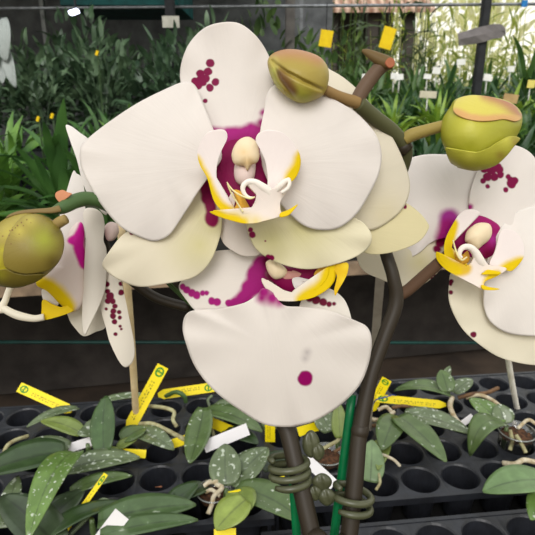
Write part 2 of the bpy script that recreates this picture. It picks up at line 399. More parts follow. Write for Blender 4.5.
petal('sepal', low, Z4([(330, 195), (350, 160), (400, 148), (440, 173), (458, 212), (456, 238), (400, 240), (340, 225)]),
      bowl(.2625, (328, 308), (.002, 0), (.02, .02, 0)), tissue('lower right sepal', (238, 232, 222), [(DARKRED, [(310, 298, 4), (316, 300, 4.4), (323, 302, 4.2), (329, 304, 3), (334, 304, 2)], .9)]), base=(290, 285))
petal('sepal', low, [(218, 212), (258, 212), (262, 250), (248, 256), (235, 252), (222, 240)], bowl(.2545, (240, 235), (0, 0), (.03, .02, 0)), tissue('lower upper sepal', (232, 222, 212), []), base=(240, 275), n=60)
Z5 = lambda p: zz(250, 240, 4.864, p)
puff('throat', low, Z5([(75, 110), (110, 95), (200, 130), (330, 110), (395, 130), (370, 200), (320, 225), (235, 262), (160, 250), (95, 180)]), .262, .004, m_throat)
petal('side_lobe', low, Z5([(205, 190), (235, 180), (280, 190), (360, 200), (352, 214), (300, 205), (262, 205), (225, 215), (235, 245), (215, 230)]), bowl(.258, (305, 282), (0, 0), (.01, 0, 0)), tissue('lower inner lobe', (236, 230, 226), []), n=50, rings=6)
petal('mid_lobe', low, Z5([(58, 186), (75, 192), (110, 215), (160, 242), (225, 258), (295, 250), (345, 222), (380, 175), (388, 130), (412, 110), (415, 180), (392, 225), (350, 258), (300, 282), (230, 296), (170, 297), (125, 290), (98, 272), (76, 235), (60, 205)]),
      bowl(.2538, (300, 290), (-.004, .004), (.015, 0, 0)), tissue('lower mid lobe', (246, 236, 220), [(YEL, [(300, 300, 4), (310, 296, 7), (320, 291, 8), (328, 283, 9), (334, 270, 10), (338, 260, 8)], 4, 'band')], veins=False), n=120, rings=10, center=(289, 294.5))
part_label(petal('lip_tip', low, Z5([(395, 122), (430, 115), (474, 112), (474, 155), (455, 200), (432, 240), (415, 270), (411, 240), (422, 190), (420, 160)]), bowl(.2528, (338, 280), (-.01, .0), (.1, 0, 0)), tissue('low tip', (236, 196, 30), [((250, 222, 60), [(346, 266, 2), (344, 280, 2)], 6)], veins=False), n=60), 'yellow lip tip')
puff('crest', low, Z5([(310, 170), (330, 140), (365, 125), (390, 150), (372, 185), (340, 190)]), .2572, .002, m_orange)
part_label(puff('anther_cap', low, Z5([(80, 105), (115, 95), (172, 135), (180, 160), (160, 183), (120, 190), (92, 165), (78, 130)]), .2585, .0035, m_column), 'cream anther cap')
puff('column', low, Z5([(150, 150), (180, 140), (260, 150), (280, 165), (250, 190), (190, 200), (150, 190)]), .2605, .003, tissue('low column', (206, 150, 140), [], trans=.1))

# --- left flower seen from the side
left = flower(plantB); part_label(left, 'flower at the far left seen edge-on')
m_wh = tissue('left flower white', (240, 234, 228), [])
petal('petal', left, [(66, 126), (72, 127), (80, 133), (88, 139), (96, 150), (104, 172), (108, 200), (106, 215), (96, 205), (88, 195), (82, 180), (77, 160), (70, 140)], bowl(.262, (82, 165), (.012, 0), (.03, .01, 0)), m_wh, base=(100, 215))
petal('dorsal_sepal', left, [(73, 172), (77, 174), (81, 177), (84, 188), (85, 205), (86, 225), (84, 240), (72, 248), (58, 240), (60, 215), (66, 194)], bowl(.272, (72, 205), (.012, 0), (.04, .01, 0)), m_wh, base=(78, 245))
petal('petal', left, [(84, 212), (92, 208), (101, 213), (104, 225), (103, 240), (106, 252), (105, 285), (100, 303), (90, 325), (85, 335), (83, 325), (83, 300), (85, 262), (86, 235)], bowl(.263, (95, 270), (.02, 0), (.2, .004, 0)), tissue('left edge petal', (236, 228, 216), []), base=(92, 215))
petal('lateral_sepal', left, [(66, 300), (84, 290), (100, 285), (106, 310), (105, 327), (95, 332), (84, 336), (76, 329), (69, 318)], bowl(.276, (88, 315), (.02, 0), (.05, .02, 0)), tissue('left lower sepal', (228, 220, 204), []), base=(90, 270))
petal('lateral_sepal', left, [(99, 285), (101, 270), (108, 266), (116, 270), (122, 285), (129, 318), (134, 345), (133, 360), (126, 367), (119, 361), (110, 342), (106, 327), (101, 308)], bowl(.27, (116, 318), (.01, 0), (.08, .01, 0)),
      tissue('spotted sepal', (236, 228, 214), [(DARKRED, [(103, 274, 2.2), (104.5, 281, 2.5), (107, 284, 2.6), (108, 291, 2.6), (110.5, 296, 4), (108, 301, 3), (113, 301, 3), (115, 306, 2.6), (113.5, 311, 3), (113, 316, 3), (119, 312, 2.2), (114.5, 321.5, 2.8), (120, 317.5, 2), (106, 309, 1.6), (120, 326, 1.5), (121, 329, 1.3), (115.5, 334, 2), (121, 292.5, 3), (121, 284, 2.4)], .7)]), base=(104, 260))
puff('lip_body', left, [(63, 245), (70, 230), (78, 222), (84, 228), (85, 262), (84, 300), (74, 312), (62, 306), (48, 292), (36, 284), (44, 270), (56, 262)], .266, .008,
     tissue('left lip', (240, 224, 216), [((206, 20, 150), [(85, 222, 2.5), (83, 228, 3.2), (80, 234, 3.5), (78, 240, 3.6), (79, 247, 4), (81, 254, 3.6), (83, 261, 3), (85, 266, 2)], 1.8, 'band'), ((206, 20, 150), [(70, 241, 1), (75, 240, 2.2), (80, 240, 3)], 1.6, 'band'), (YEL, [(38, 284, 8), (44, 287, 8), (50, 289, 8), (56, 293, 7), (61, 298, 7), (66, 303, 6), (70, 307, 5)], 4, 'band')], veins=False))
petal('mid_lobe', left, zz(0, 250, 6.69, [(285, 340), (305, 335), (350, 362), (430, 388), (478, 365), (500, 385), (485, 410), (440, 430), (370, 452), (300, 468), (280, 455), (282, 400)]), bowl(.262, (55, 312), (0, 0), (.05, 0, 0)), tissue('left mid', (240, 206, 30), [], veins=False), n=60, rings=8)
petal('inner_piece', left, zz(0, 250, 6.69, [(285, 262), (330, 280), (390, 290), (410, 300), (385, 372), (340, 358), (290, 330)]), bowl(.2665, (52, 298), (0, 0), (.02, 0, 0)), m_wh, n=40, rings=6)
ptube('lip_curl', left, [(12, 284, .258, 3), (9, 290, .258, 3), (5.5, 300, .258, 3.2), (3, 307, .258, 3.8), (10, 312, .258, 4), (20, 316, .259, 4.2), (34, 318.5, .26, 3.5), (44, 317, .261, 3.4)], tissue('left curl', (242, 234, 214), [], veins=False), n=50)
ptube('lip_curl', left, [(-30, 305, .257, 2), (-14, 309, .257, 3), (0, 310, .258, 3.5), (6, 309, .258, 3.5)], tissue('left curl two', (242, 234, 214), [], veins=False), n=24)
ptube('pedicel', left, [(98, 228, .272, 2.5), (104, 240, .28, 4), (112, 262, .284, 4.5), (135, 283, .286, 5), (157, 298, .288, 5), (190, 308, .286, 5)], m_stem_dark, n=40)
part_label(puff('column', left, [(104, 228), (110, 222), (117, 224), (119, 232), (114, 240), (107, 240)], .275, .004, m_colw), 'white column end')

# --- bud of this plant
def ell(dc, h, c, rx, ry, ang, eps):
    ca, sa = math.cos(ang), math.sin(ang)
    def f(x, y):
        X, Yv = x-c[0], y-c[1]
        u, v = (X*ca+Yv*sa)/rx, (-X*sa+Yv*ca)/ry
        return dc-h*math.sqrt(max(0, 1-min(1, u*u+v*v)))-eps
    return f
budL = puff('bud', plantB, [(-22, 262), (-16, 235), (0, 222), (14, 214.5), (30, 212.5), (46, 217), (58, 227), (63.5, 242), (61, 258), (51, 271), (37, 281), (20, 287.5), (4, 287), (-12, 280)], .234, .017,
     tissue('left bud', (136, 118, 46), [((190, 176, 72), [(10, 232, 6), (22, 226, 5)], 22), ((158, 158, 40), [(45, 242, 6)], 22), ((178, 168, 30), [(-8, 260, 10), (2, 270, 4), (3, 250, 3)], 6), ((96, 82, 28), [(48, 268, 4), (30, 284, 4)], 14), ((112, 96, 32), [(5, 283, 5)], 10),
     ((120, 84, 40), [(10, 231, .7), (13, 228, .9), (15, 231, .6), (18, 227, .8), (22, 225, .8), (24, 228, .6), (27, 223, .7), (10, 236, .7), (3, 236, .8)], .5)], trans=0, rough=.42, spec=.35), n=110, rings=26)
part_label(budL, 'brown-green bud at the left edge')
bl = lambda e: ell(.234, .0172, (21, 250), 44.5, 39, .0, e)
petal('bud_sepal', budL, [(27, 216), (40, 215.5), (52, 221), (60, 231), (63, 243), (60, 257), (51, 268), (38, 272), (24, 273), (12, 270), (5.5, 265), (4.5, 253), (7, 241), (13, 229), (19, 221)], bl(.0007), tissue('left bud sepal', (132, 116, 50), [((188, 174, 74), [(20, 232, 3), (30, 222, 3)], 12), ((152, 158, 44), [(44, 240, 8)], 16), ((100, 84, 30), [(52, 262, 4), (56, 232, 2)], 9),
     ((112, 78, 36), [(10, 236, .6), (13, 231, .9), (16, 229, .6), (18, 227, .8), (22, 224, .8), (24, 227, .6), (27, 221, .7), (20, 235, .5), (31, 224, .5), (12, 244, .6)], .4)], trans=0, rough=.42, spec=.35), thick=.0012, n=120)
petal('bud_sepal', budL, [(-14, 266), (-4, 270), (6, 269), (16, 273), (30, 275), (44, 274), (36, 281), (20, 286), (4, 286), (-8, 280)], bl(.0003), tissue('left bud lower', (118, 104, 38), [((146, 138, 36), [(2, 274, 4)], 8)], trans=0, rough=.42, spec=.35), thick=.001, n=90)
ptube('bud_stalk', plantB, [(66, 219, .2315, 5), (60, 222, .232, 5.5), (52, 228, .233, 5), (46, 232, .236, 4)], m_ped, n=16)

# ------------------------------------------------------------------ plant at the right
plantA = thing('orchid_plant', 'white moth orchid with two yellow-green buds at its top and the right-hand flower', 'orchid', (.055, .215, .87))
pa = Vector((.075, .2, .845))
dk = m_stem_dark
sa = [(pa, .0042), (P(338, 585, .262), .0043), (P(349, 535, .266), .0044), (P(355, 480, .27), .0043), (P(360, 430, .274), .0041), (P(371, 376, .277), .0039), (P(384, 338, .279), .0038), (P(396, 303, .28), .0038), (P(393, 276, .279), .0034), (P(385, 246, .28), .0033),
      (P(388, 210, .28), .0034), (P(400, 175, .276), .0034), (P(405, 150, .268), .0037), (P(393, 132, .262), .0036), (P(374, 117, .256), .0036), (P(358, 103, .25), .0036)]
tube('stem', plantA, sa[:11], dk, n=80)
tube('stem', plantA, sa[9:], tissue('upper stem', (84, 84, 56), [], trans=0), n=50)
tube('stem_tip', plantA, [(P(355, 104, .2505), .0033), (P(364, 88, .25), .0034), (P(376, 72, .249), .0033), (P(386, 62, .248), .0034)], tissue('tip', (104, 84, 68), [], trans=0), n=24)
ptube('bract', plantA, [(362, 50.5, .247, 1.5), (367, 52.5, .247, 4), (377, 58, .247, 6.5), (387, 63, .247, 7.6), (393, 65, .247, 5)], tissue('tip bract', (104, 84, 52), [((196, 120, 84), [(392, 63, 4)], 3)], trans=0), n=24, flat=.8)
petal('bract', plantA, [(385, 63), (389, 58), (394, 60), (394, 66), (389, 68)], bowl(.2405, (390, 63)), tissue('scar', (160, 96, 66), [], trans=0), n=30, rings=4)
for (x, y, d, r, a) in ((360, 431, .2738, 9, 0), (404, 148, .267, 8.8, 1)):
    ptube('node', plantA, [(x-1, y+7, d, r*.86), (x, y, d, r), (x+1, y-6, d, r*.84)] if not a else [(x+4, y+4, d, r*.8), (x, y, d, r), (x-5, y-4, d, r*.8)], dk, n=12)
# right flower
rf = flower(plantA); part_label(rf, 'flower at the right edge facing left of the viewer')
ptube('pedicel', rf, [(398, 296, .281, 6), (408, 290, .283, 6), (424, 276, .287, 6), (440, 262, .292, 6), (452, 252, .297, 6)], tissue('right pedicel', (84, 62, 46), [((120, 108, 62), [(402, 290, 6)], 6)], trans=0), n=30)
Z7 = lambda p: zz(375, 80, 3.344, p)
Z8 = lambda p: zz(375, 220, 3.344, p)
ZC = lambda p: zz(435, 180, 5.35, p)
petal('dorsal_sepal', rf, [(470, 215), (469, 200), (473, 182), (480, 167), (492, 152), (508, 145), (524, 149), (536, 160), (546, 182), (542, 205), (528, 216), (515, 232), (498, 250), (482, 250)], bowl(.300, (505, 195), (.004, -.004), (.014, .002, 0)),
      tissue('right dorsal', WHITE, [(MAG, [(470, 207, 3)], 2), (DEEP, [(484, 169, 4), (491, 170, 5), (497, 168, 4.5), (487, 177, 4.5), (483, 181, 3), (494, 177, 4), (500, 175, 3.6), (499, 170, 4), (487.5, 186.5, 2.2), (510, 180, 3), (511, 184, 4.6), (514, 181, 3.6), (505.5, 190, 2.6), (508, 177, 2.5)], .8)]), base=(485, 245), ripple=.0006)
petal('petal', rf, [(372, 205), (380, 180), (400, 163), (420, 155.5), (440, 154.5), (460, 157), (477, 166), (483, 185), (478, 206), (474, 228), (462, 240), (445, 238), (430, 243), (420, 252), (410, 257.5), (398, 257), (385, 250), (375, 232)], bowl(.302, (425, 200), (-.004, 0), (.010, .012, 0)),
      tissue('right flower left petal', (243, 236, 231), [((170, 50, 150), [(449, 219, 10)], 4), (MAG, [(447, 226, 7), (444, 234, 6), (440, 241, 4)], 4, 'band'), (DEEP, [(438, 249, 3), (440, 243, 3)], 1.6)]), base=(475, 235), ripple=.001)
petal('petal', rf, [(494, 240), (505, 222), (515, 213), (530, 207), (555, 206), (580, 222), (592, 255), (588, 295), (570, 325), (545, 335), (520, 335), (503, 331), (490, 321), (484, 307), (484, 290), (487, 262)], bowl(.297, (535, 270), (.004, 0), (.010, .010, 0)), tissue('right flower right petal', (240, 233, 226), []), base=(490, 245), ripple=.0008)
petal('lateral_sepal', rf, [(449, 284), (452, 272), (470, 262), (500, 262), (530, 290), (570, 320), (585, 345), (575, 358), (555, 363), (535, 365), (515, 362), (497, 356), (480, 345), (465, 332), (455, 317), (449, 300)], bowl(.304, (500, 315), (.003, 0), (.010, .010, 0)),
      tissue('right flower lower sepal', (236, 228, 206), [(DARKRED, [(451, 281.5, 2.6), (450.5, 284, 2), (450.4, 292.5, 2.2), (473.3, 334.5, 3), (440, 265, 5)], .8)]), base=(480, 250), ripple=.0008)
petal('lateral_sepal', rf, [(357, 250), (358, 262), (365, 272), (378, 278), (391, 283.5), (404, 286.5), (418, 286), (428, 281), (437, 273), (446, 262), (450, 248), (444, 236), (430, 235), (410, 238), (385, 238), (365, 242)], bowl(.306, (405, 260), (0, 0), (.010, .018, 0)),
      tissue('right flower left sepal', (236, 228, 206), [((220, 210, 160), [(420, 262, 10)], 18), (DEEP, [(440, 243, 5), (437, 249, 4), (445, 240, 6)], 1.5), (DARKRED, [(431, 277.5, 1.6), (434, 275, 1.6), (437, 271, 1.6), (439, 268, 1.4)], .6)]), base=(470, 245))
puff('throat', rf, ZC([(60, 300), (130, 210), (240, 190), (340, 240), (345, 300), (330, 400), (230, 420), (120, 380)]), .2985, .003, tissue('right throat', (150, 20, 96), [((180, 50, 150), [(494, 240, 4), (450, 222, 7)], 5), ((110, 8, 50), [(487, 254, 5), (460, 250, 5)], 5)], trans=.1))
petal('side_lobe', rf, ZC([(185, 157), (215, 160), (240, 180), (200, 208), (145, 250), (108, 305), (90, 360), (100, 410), (140, 448), (170, 446), (165, 470), (110, 478), (60, 430), (48, 365), (60, 305), (90, 245), (125, 190), (155, 165)]), bowl(.2875, (455, 235), (-.008, .006), (.05, -.005, 0)),
      tissue('right flower left lobe', (250, 240, 236), [(YEL, [(455, 222, 1), (451, 231, 3), (448, 240, 4.5), (446.5, 250, 5.5), (449, 260, 6), (456, 267, 6), (464, 268, 5)], 2.2, 'band')]), n=90, center=(449, 246))
petal('side_lobe', rf, ZC([(350, 275), (390, 264), (440, 285), (468, 335), (476, 395), (455, 440), (410, 485), (370, 480), (310, 460), (290, 445), (320, 380)]), bowl(.289, (507, 250), (.006, .004), (.04, 0, 0)),
      tissue('right flower right lobe', (250, 240, 236), [(YEL, [(522, 261, 3), (515, 265, 4.5), (508, 268, 5), (502, 272, 5)], 3, 'band')]), n=70)
petal('mid_lobe', rf, Z8([(207, 106), (214, 128), (232, 150), (262, 160), (292, 158), (318, 146), (330, 128), (344, 124), (358, 138), (380, 150), (428, 157), (436, 168), (402, 190), (368, 205), (362, 226), (358, 233), (330, 217), (282, 192), (240, 168), (212, 140), (203, 118)]), bowl(.2835, (475, 265), (.002, .006), (.03, -.02, 0)),
      tissue('right flower mid lobe', (250, 238, 228), [((236, 196, 60), [(440, 257, 3), (448, 264, 5), (458, 269, 6), (466, 268, 5)], 3, 'band'), (YEL, [(437, 252, 3), (441, 260, 4.5), (449, 267, 4), (458, 271, 3)], 2.5, 'band'), (YEL, [(486, 285, 2.4), (490, 278, 3), (497, 274, 3)], 2.4, 'band')], veins=False), n=140, center=(474, 270))
ptube('lip_hook', rf, [(484, 268, .2875, 5), (479, 260, .2845, 5), (475, 252, .283, 4), (470, 247.5, .2822, 3.4), (464.5, 247, .2818, 3), (460.5, 250, .2815, 2.6), (459.5, 255, .2813, 2.1), (462, 258, .2812, 1.4)], m_hook, n=40)
petal('lip_tip', rf, ZC([(250, 505), (265, 490), (285, 480), (330, 488), (350, 495), (340, 503), (290, 505)]), bowl(.2825, (488, 275)), m_lipyellow, n=30, rings=4)
petal('lip_tip', rf, zz(435, 270, 5.35, [(250, 80), (285, 90), (345, 101), (310, 108), (255, 104)]), bowl(.2822, (488, 288)), m_lipyellow, n=30, rings=4)
ptube('tendril', rf, [(453, 240, .2822, .6), (455, 248, .2815, .9), (458, 256, .281, 1), (462, 260, .281, 1), (467, 257, .281, .8)], m_tendril, n=30, seg=8)
part_label(puff('anther_cap', rf, ZC([(240, 228), (285, 232), (303, 255), (303, 295), (285, 325), (258, 347), (220, 372), (175, 340), (160, 320), (170, 275), (205, 242)]), .291, .006, m_column), 'cream anther cap')
puff('crest', rf, ZC([(100, 380), (140, 400), (175, 380), (185, 430), (150, 460), (110, 440)]), .2895, .003, m_orange)
# flower hidden behind the front one
hf = flower(plantA); part_label(hf, 'flower mostly hidden behind the front flower')
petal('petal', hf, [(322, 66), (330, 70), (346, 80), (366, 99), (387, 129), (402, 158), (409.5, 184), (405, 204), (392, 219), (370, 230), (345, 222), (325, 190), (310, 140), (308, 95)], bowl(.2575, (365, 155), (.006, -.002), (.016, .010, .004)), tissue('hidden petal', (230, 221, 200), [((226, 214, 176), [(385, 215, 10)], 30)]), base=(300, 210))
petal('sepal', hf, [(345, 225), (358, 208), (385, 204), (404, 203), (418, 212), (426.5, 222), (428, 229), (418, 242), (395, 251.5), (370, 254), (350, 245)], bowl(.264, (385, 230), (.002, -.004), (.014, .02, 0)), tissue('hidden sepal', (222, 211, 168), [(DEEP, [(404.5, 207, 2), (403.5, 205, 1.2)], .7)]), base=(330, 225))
ptube('pedicel', hf, [(350, 200, .268, 4), (365, 205, .272, 4.5), (382, 214, .277, 5), (388, 222, .28, 5)], m_ped, n=20)
# right bud
ptube('bud_stalk', plantA, [(404, 140, .264, 6), (412, 135, .263, 6.6), (428, 130, .262, 6), (446, 125, .262, 5.5)], tissue('right bud stalk', (150, 132, 72), [], trans=0), n=24)
rb = [(443, 118), (450, 107), (456, 99), (472, 95.5), (492, 97), (510, 102), (521, 112), (522, 124), (517, 136), (510, 148), (496, 162), (478, 170), (462, 167), (450, 157), (442, 142), (440.5, 130)]
bud = puff('bud', plantA, rb, .262, .0165, tissue('right bud', (168, 166, 52), [((194, 188, 60), [(470, 125, 8)], 20), ((150, 150, 30), [(460, 150, 5), (470, 146, 6)], 10)], trans=.05, rough=.42, spec=.35))
part_label(bud, 'fat yellow-green bud on the right')
fb = ell(.262, .0165, (481, 132), 43, 38, .0, .0008)
petal('bud_sepal', bud, Z7([(262, 92), (276, 66), (318, 54), (365, 56), (400, 63), (452, 80), (482, 104), (488, 128), (468, 139), (430, 132), (390, 137), (345, 138), (300, 129), (268, 112)]), ell(.262, .0168, (481, 132), 44, 40, 0, .0003), tissue('right bud cap', (206, 192, 86), [((166, 104, 74), [(484, 96, 2), (497, 99, 3), (510, 105, 4), (519, 114, 4)], 6, 'band'), ((204, 158, 96), [(455, 112, 1.4), (470, 119, 1.6), (485, 120.5, 1.6), (503, 119.5, 2), (518, 121, 2)], 2.2, 'band')], trans=.05, rough=.42, spec=.35), thick=.001)
petal('bud_sepal', bud, Z7([(238, 226), (262, 240), (320, 244), (370, 232), (410, 208), (450, 188), (482, 196), (462, 222), (435, 255), (400, 284), (345, 300), (300, 296), (265, 284), (248, 262)]), ell(.262, .0168, (481, 132), 44, 40, 0, .0006), tissue('right bud lower', (176, 172, 58), [((150, 126, 50), [(500, 155, 3), (514, 142, 3)], 6), ((206, 200, 80), [(505, 140, 4), (470, 155, 3)], 8)], trans=.05, rough=.42, spec=.35), thick=.001)
# top bud
ptube('bud_stalk', plantA, [(358, 103, .2495, 6.5), (348, 100, .2475, 6), (336, 95, .245, 5.2), (322, 88, .243, 5)], tissue('top bud stalk', (140, 112, 70), [], trans=0), n=24)
bud2 = puff('bud', plantA, [(267.5, 64), (270, 56), (278, 51), (290, 49), (305, 51), (320, 57), (328, 68), (328.5, 82), (323, 95), (312, 101), (302, 103), (292, 100), (280, 91), (272, 79)], .241, .0125,
    tissue('top bud', (160, 140, 62), [((164, 112, 70), [(276, 52, 4), (290, 50, 5), (306, 52, 5), (320, 58, 5)], 8, 'band'), ((162, 162, 56), [(292, 92, 5), (306, 98, 5)], 9, 'band'), ((168, 168, 74), [(273, 70, 2), (280, 86, 3)], 4, 'band'), ((112, 78, 40), [(279, 72, 1.6), (286, 82, 2.4), (294, 92, 1.6)], 4, 'band'), ((184, 172, 90), [(274, 62, 3)], 6)], trans=0, rough=.42, spec=.35),
    n=140, rings=34, groove=[([(272, 61), (286, 72), (305, 82), (322, 90)], .0018, 1.9), ([(273, 62), (280, 80), (296, 100)], .0015, 1.9)])
part_label(bud2, 'olive and brown bud at the top')

# pots of the two plants (below the frame) with a few leaves
m_pot = simple('clear brown pot', (70, 60, 52), (50, 44, 38), 30, .3)
m_leafA = tissue('pot leaf', (52, 84, 40), [], rough=.4, spec=.4)
for nm, pl, c, lab in (('flower_pot', plantB, (.0, .19), 'dark plastic pot under the orchid with the big front flower'), ('flower_pot', plantA, (.108, .19), 'dark plastic pot under the orchid with the two top buds')):
    bm = bmesh.new(); prev = None; first = None
    for (r, z) in ((0, .746), (.036, .746), (.05, .862), (.053, .862), (.053, .870), (.048, .870), (.047, .845), (0, .843)):
        ring = [bm.verts.new((c[0]+max(r, .0005)*math.cos(2*PI*k/32), c[1]+max(r, .0005)*math.sin(2*PI*k/32), z)) for k in range(32)]
        if prev:
            for k in range(32): bm.faces.new((prev[k], prev[(k+1) % 32], ring[(k+1) % 32], ring[k]))
        prev = ring
    me = bpy.data.meshes.new(nm); bm.to_mesh(me); bm.free()
    o = link(nm, me, m_pot); tag(o, lab, 'pot')

# ------------------------------------------------------------------ stakes and clips by the two stems
m_gstake = simple('green stake', (0, 112, 62), (0, 92, 50), 60, .4)
def stake(name, label, pts, mat, cat='plant stake', seg=12, **k):
    o = tube(name, None, pts, mat, n=24, seg=seg, **k); tag(o, label, cat); return o
def straight(a, b, z):
    d = b-a; lo = a+d*((z-a.z)/d.z)
    return [(lo, .0023), ((lo+b)*.5, .0023), (b, .0023)]
stake('plant_stake', 'green stake beside the right dark stem, under the lower flower', straight(P(333.5, 540, .280), P(352, 395, .278), .846), m_gstake)
stake('plant_stake', 'green stake behind the left dark stem at the bottom', straight(P(297, 540, .281), P(288, 410, .2795), .846), m_gstake)
m_clip = simple('olive clip', (78, 80, 56), (66, 68, 46), 60, .35, .5)
def clip(label, axis_pts, rad, turns, knobs):
    t = thing('plant_clip', label, 'plant clip', tuple(axis_pts[0]))
    pts = []
    a, b = axis_pts; ax = ((b-a).normalized()+Vector((.05, -.35, .1))).normalized(); u = ax.cross(Vector((0, 1, 0))).normalized(); v = ax.cross(u)
    for i in range(turns*10+1):
        q = i/(turns*10); an = 2*PI*turns*q+.6
        pts.append((a+(b-a)*q+(u*math.cos(an)+v*math.sin(an)*.8)*rad, (.0018 if 0 < i < turns*10 else .0012)))
    tube('coil', t, pts, m_clip, n=turns*28, seg=10)
    for (x, y, d, rx, ry) in knobs:
        n_ = 14
        puff('lever', t, [(x+rx*math.cos(2*PI*k/n_)*(1+.12*math.cos(4*PI*k/n_)), y+ry*math.sin(2*PI*k/n_)) for k in range(n_)], d, .0028, m_clip, n=36, rings=8, groove=[([(x-2, y-ry*.6), (x+1, y+ry*.6)], .001, 2)])
    return t
_a, _b = P(291, 484, .2685), P(288.5, 458, .2725)
clip('olive coil clip around the left dark stem', (_a, _b), .0092, 3, [(311, 444, .277, 8, 14), (318, 452, .276, 6, 9)])
clip('olive coil clip around the right dark stem, knob towards the left', (P(352, 510, .267), P(354, 488, .2705)), .0092, 2, [(322, 482, .268, 9, 9), (327, 497, .267, 8, 9), (315, 493, .268, 7, 8)])

# ------------------------------------------------------------------ near bench and trays
m_black = simple('black tray plastic', (38, 40, 46), (28, 29, 33), 60, .42, .45, bstr=.05)
m_wood = simple('weathered timber', (150, 128, 104), (104, 88, 72), 14, .7)
m_darkwood = simple('dark boards', (40, 36, 32), (26, 24, 22), 18, .8)
YAW = .113; T = Vector((math.cos(YAW), math.sin(YAW), 0)); NN = Vector((-math.sin(YAW), math.cos(YAW), 0))
RZ = Matrix.Rotation(YAW, 4, 'Z')
def tn(t, n, z): return T*t+NN*n+Vector((0, 0, z))
bench = thing('bench', 'dark bench under the black seedling trays in front', 'bench', (0, .4, .0))
box('bench_top', (-1.1, .02, .725), (1.1, .77, .745), simple('bench dark', (36, 35, 34), (22, 22, 22), 20, .8), bench, M=RZ)
for sx in (-1, 1):
    for yy in (.06, .7): box('leg', (sx*1.0-.025, yy, 0), (sx*1.0+.025, yy+.05, .725), m_darkwood, bench, M=RZ)
def tray(label, t0, n0, cols, rows, p=.0515):
    bm = bmesh.new(); z = .8; K = 28
    def vt(x, y, zz_): return bm.verts.new(tn(t0+x, n0+y, zz_))
    for i in range(cols):
        for j in range(rows):
            cx, cy = (i+.5)*p, (j+.5)*p
            sq, lip, top, low_, bot = [], [], [], [], []
            for k in range(K):
                a = 2*PI*(k+.5)/K; ca, sb = math.cos(a), math.sin(a); m = max(abs(ca), abs(sb))
                sq.append(vt(cx+p/2*ca/m, cy+p/2*sb/m, z))
                lip.append(vt(cx+.0238*ca, cy+.0238*sb, z+.0005)); top.append(vt(cx+.0222*ca, cy+.0222*sb, z-.0015))
                low_.append(vt(cx+.0165*ca, cy+.0165*sb, z-.05)); bot.append(vt(cx+.006*ca, cy+.006*sb, z-.0515))
            for A, B in ((sq, lip), (lip, top), (top, low_), (low_, bot)):
                for k in range(K): bm.faces.new((A[k], A[(k+1) % K], B[(k+1) % K], B[k]))
            bm.faces.new(bot)
    bmesh.ops.remove_doubles(bm, verts=bm.verts[:], dist=.0004)
    W, H = cols*p, rows*p; e = .005
    for lo, hi in (((-e, -e), (W+e, 0)), ((-e, H), (W+e, H+e)), ((-e, 0), (0, H)), ((W, 0), (W+e, H))):
        vs = [vt(x, y, zz_) for x in (lo[0], hi[0]) for y in (lo[1], hi[1]) for zz_ in (z-.008, z+.0008)]
        for f in ((0, 1, 3, 2), (4, 6, 7, 5), (0, 4, 5, 1), (2, 3, 7, 6), (0, 2, 6, 4), (1, 5, 7, 3)): bm.faces.new([vs[i] for i in f])
    for x in (0, W):
        for y in (0, H):
            vs = [vt(x+a, y+b, zz_) for a in (-.002, .002) for b in (-.002, .002) for zz_ in (.7451, z-.002)]
            for f in ((0, 1, 3, 2), (4, 6, 7, 5), (0, 4, 5, 1), (2, 3, 7, 6), (0, 2, 6, 4), (1, 5, 7, 3)): bm.faces.new([vs[i] for i in f])
    bmesh.ops.recalc_face_normals(bm, faces=bm.faces[:])
    me = bpy.data.meshes.new('seedling_tray'); bm.to_mesh(me); bm.free()
    o = link('seedling_tray', me, m_black, smooth=False); tag(o, label, 'tray'); return o
tray('black cell tray at the right with rows of empty round cells', .0668, .4936, 10, 5)
tray('black cell tray at the left, mostly covered by seedling leaves', .0568-.515, .481, 10, 5)
tray('black cell tray along the bottom edge, only its back row showing', .05, .299, 10, 3)

# ------------------------------------------------------------------ seedlings
def leafmat(name, c, speck=None, tr=.12): return tissue(name, c, [], rough=.34, spec=.6, trans=tr, speck=speck, midrib_shade=True)
SP = (196, 204, 186)
m_l1 = leafmat('seedling leaf mid', (84, 104, 58), (SP, 9, 0.65))
m_l2 = leafmat('seedling leaf dark', (58, 72, 48), (SP, 8, 0.68))
m_l3 = leafmat('seedling leaf light', (118, 134, 66))
m_l4 = leafmat('seedling leaf grey', (96, 110, 76), (SP, 14, 0.59))
m_l5 = leafmat('seedling leaf bright spotted', (96, 124, 58), (SP, 16, 0.61))
m_l6 = leafmat('seedling leaf plain dark', (50, 70, 36))
m_l7 = leafmat('seedling leaf big spots', (72, 94, 54), (SP, 5, .66))
m_root = simple('aerial root', (176, 174, 132), (140, 128, 92), 120, .55)
m_rootw = simple('pale root', (206, 196, 172), (160, 140, 104), 120, .55)
m_rootb = simple('brown root', (120, 88, 58), (84, 60, 40), 120, .6)
m_soil = simple('bark chips', (110, 74, 50), (48, 34, 24), 240, .8, bdist=.004, bstr=.8)
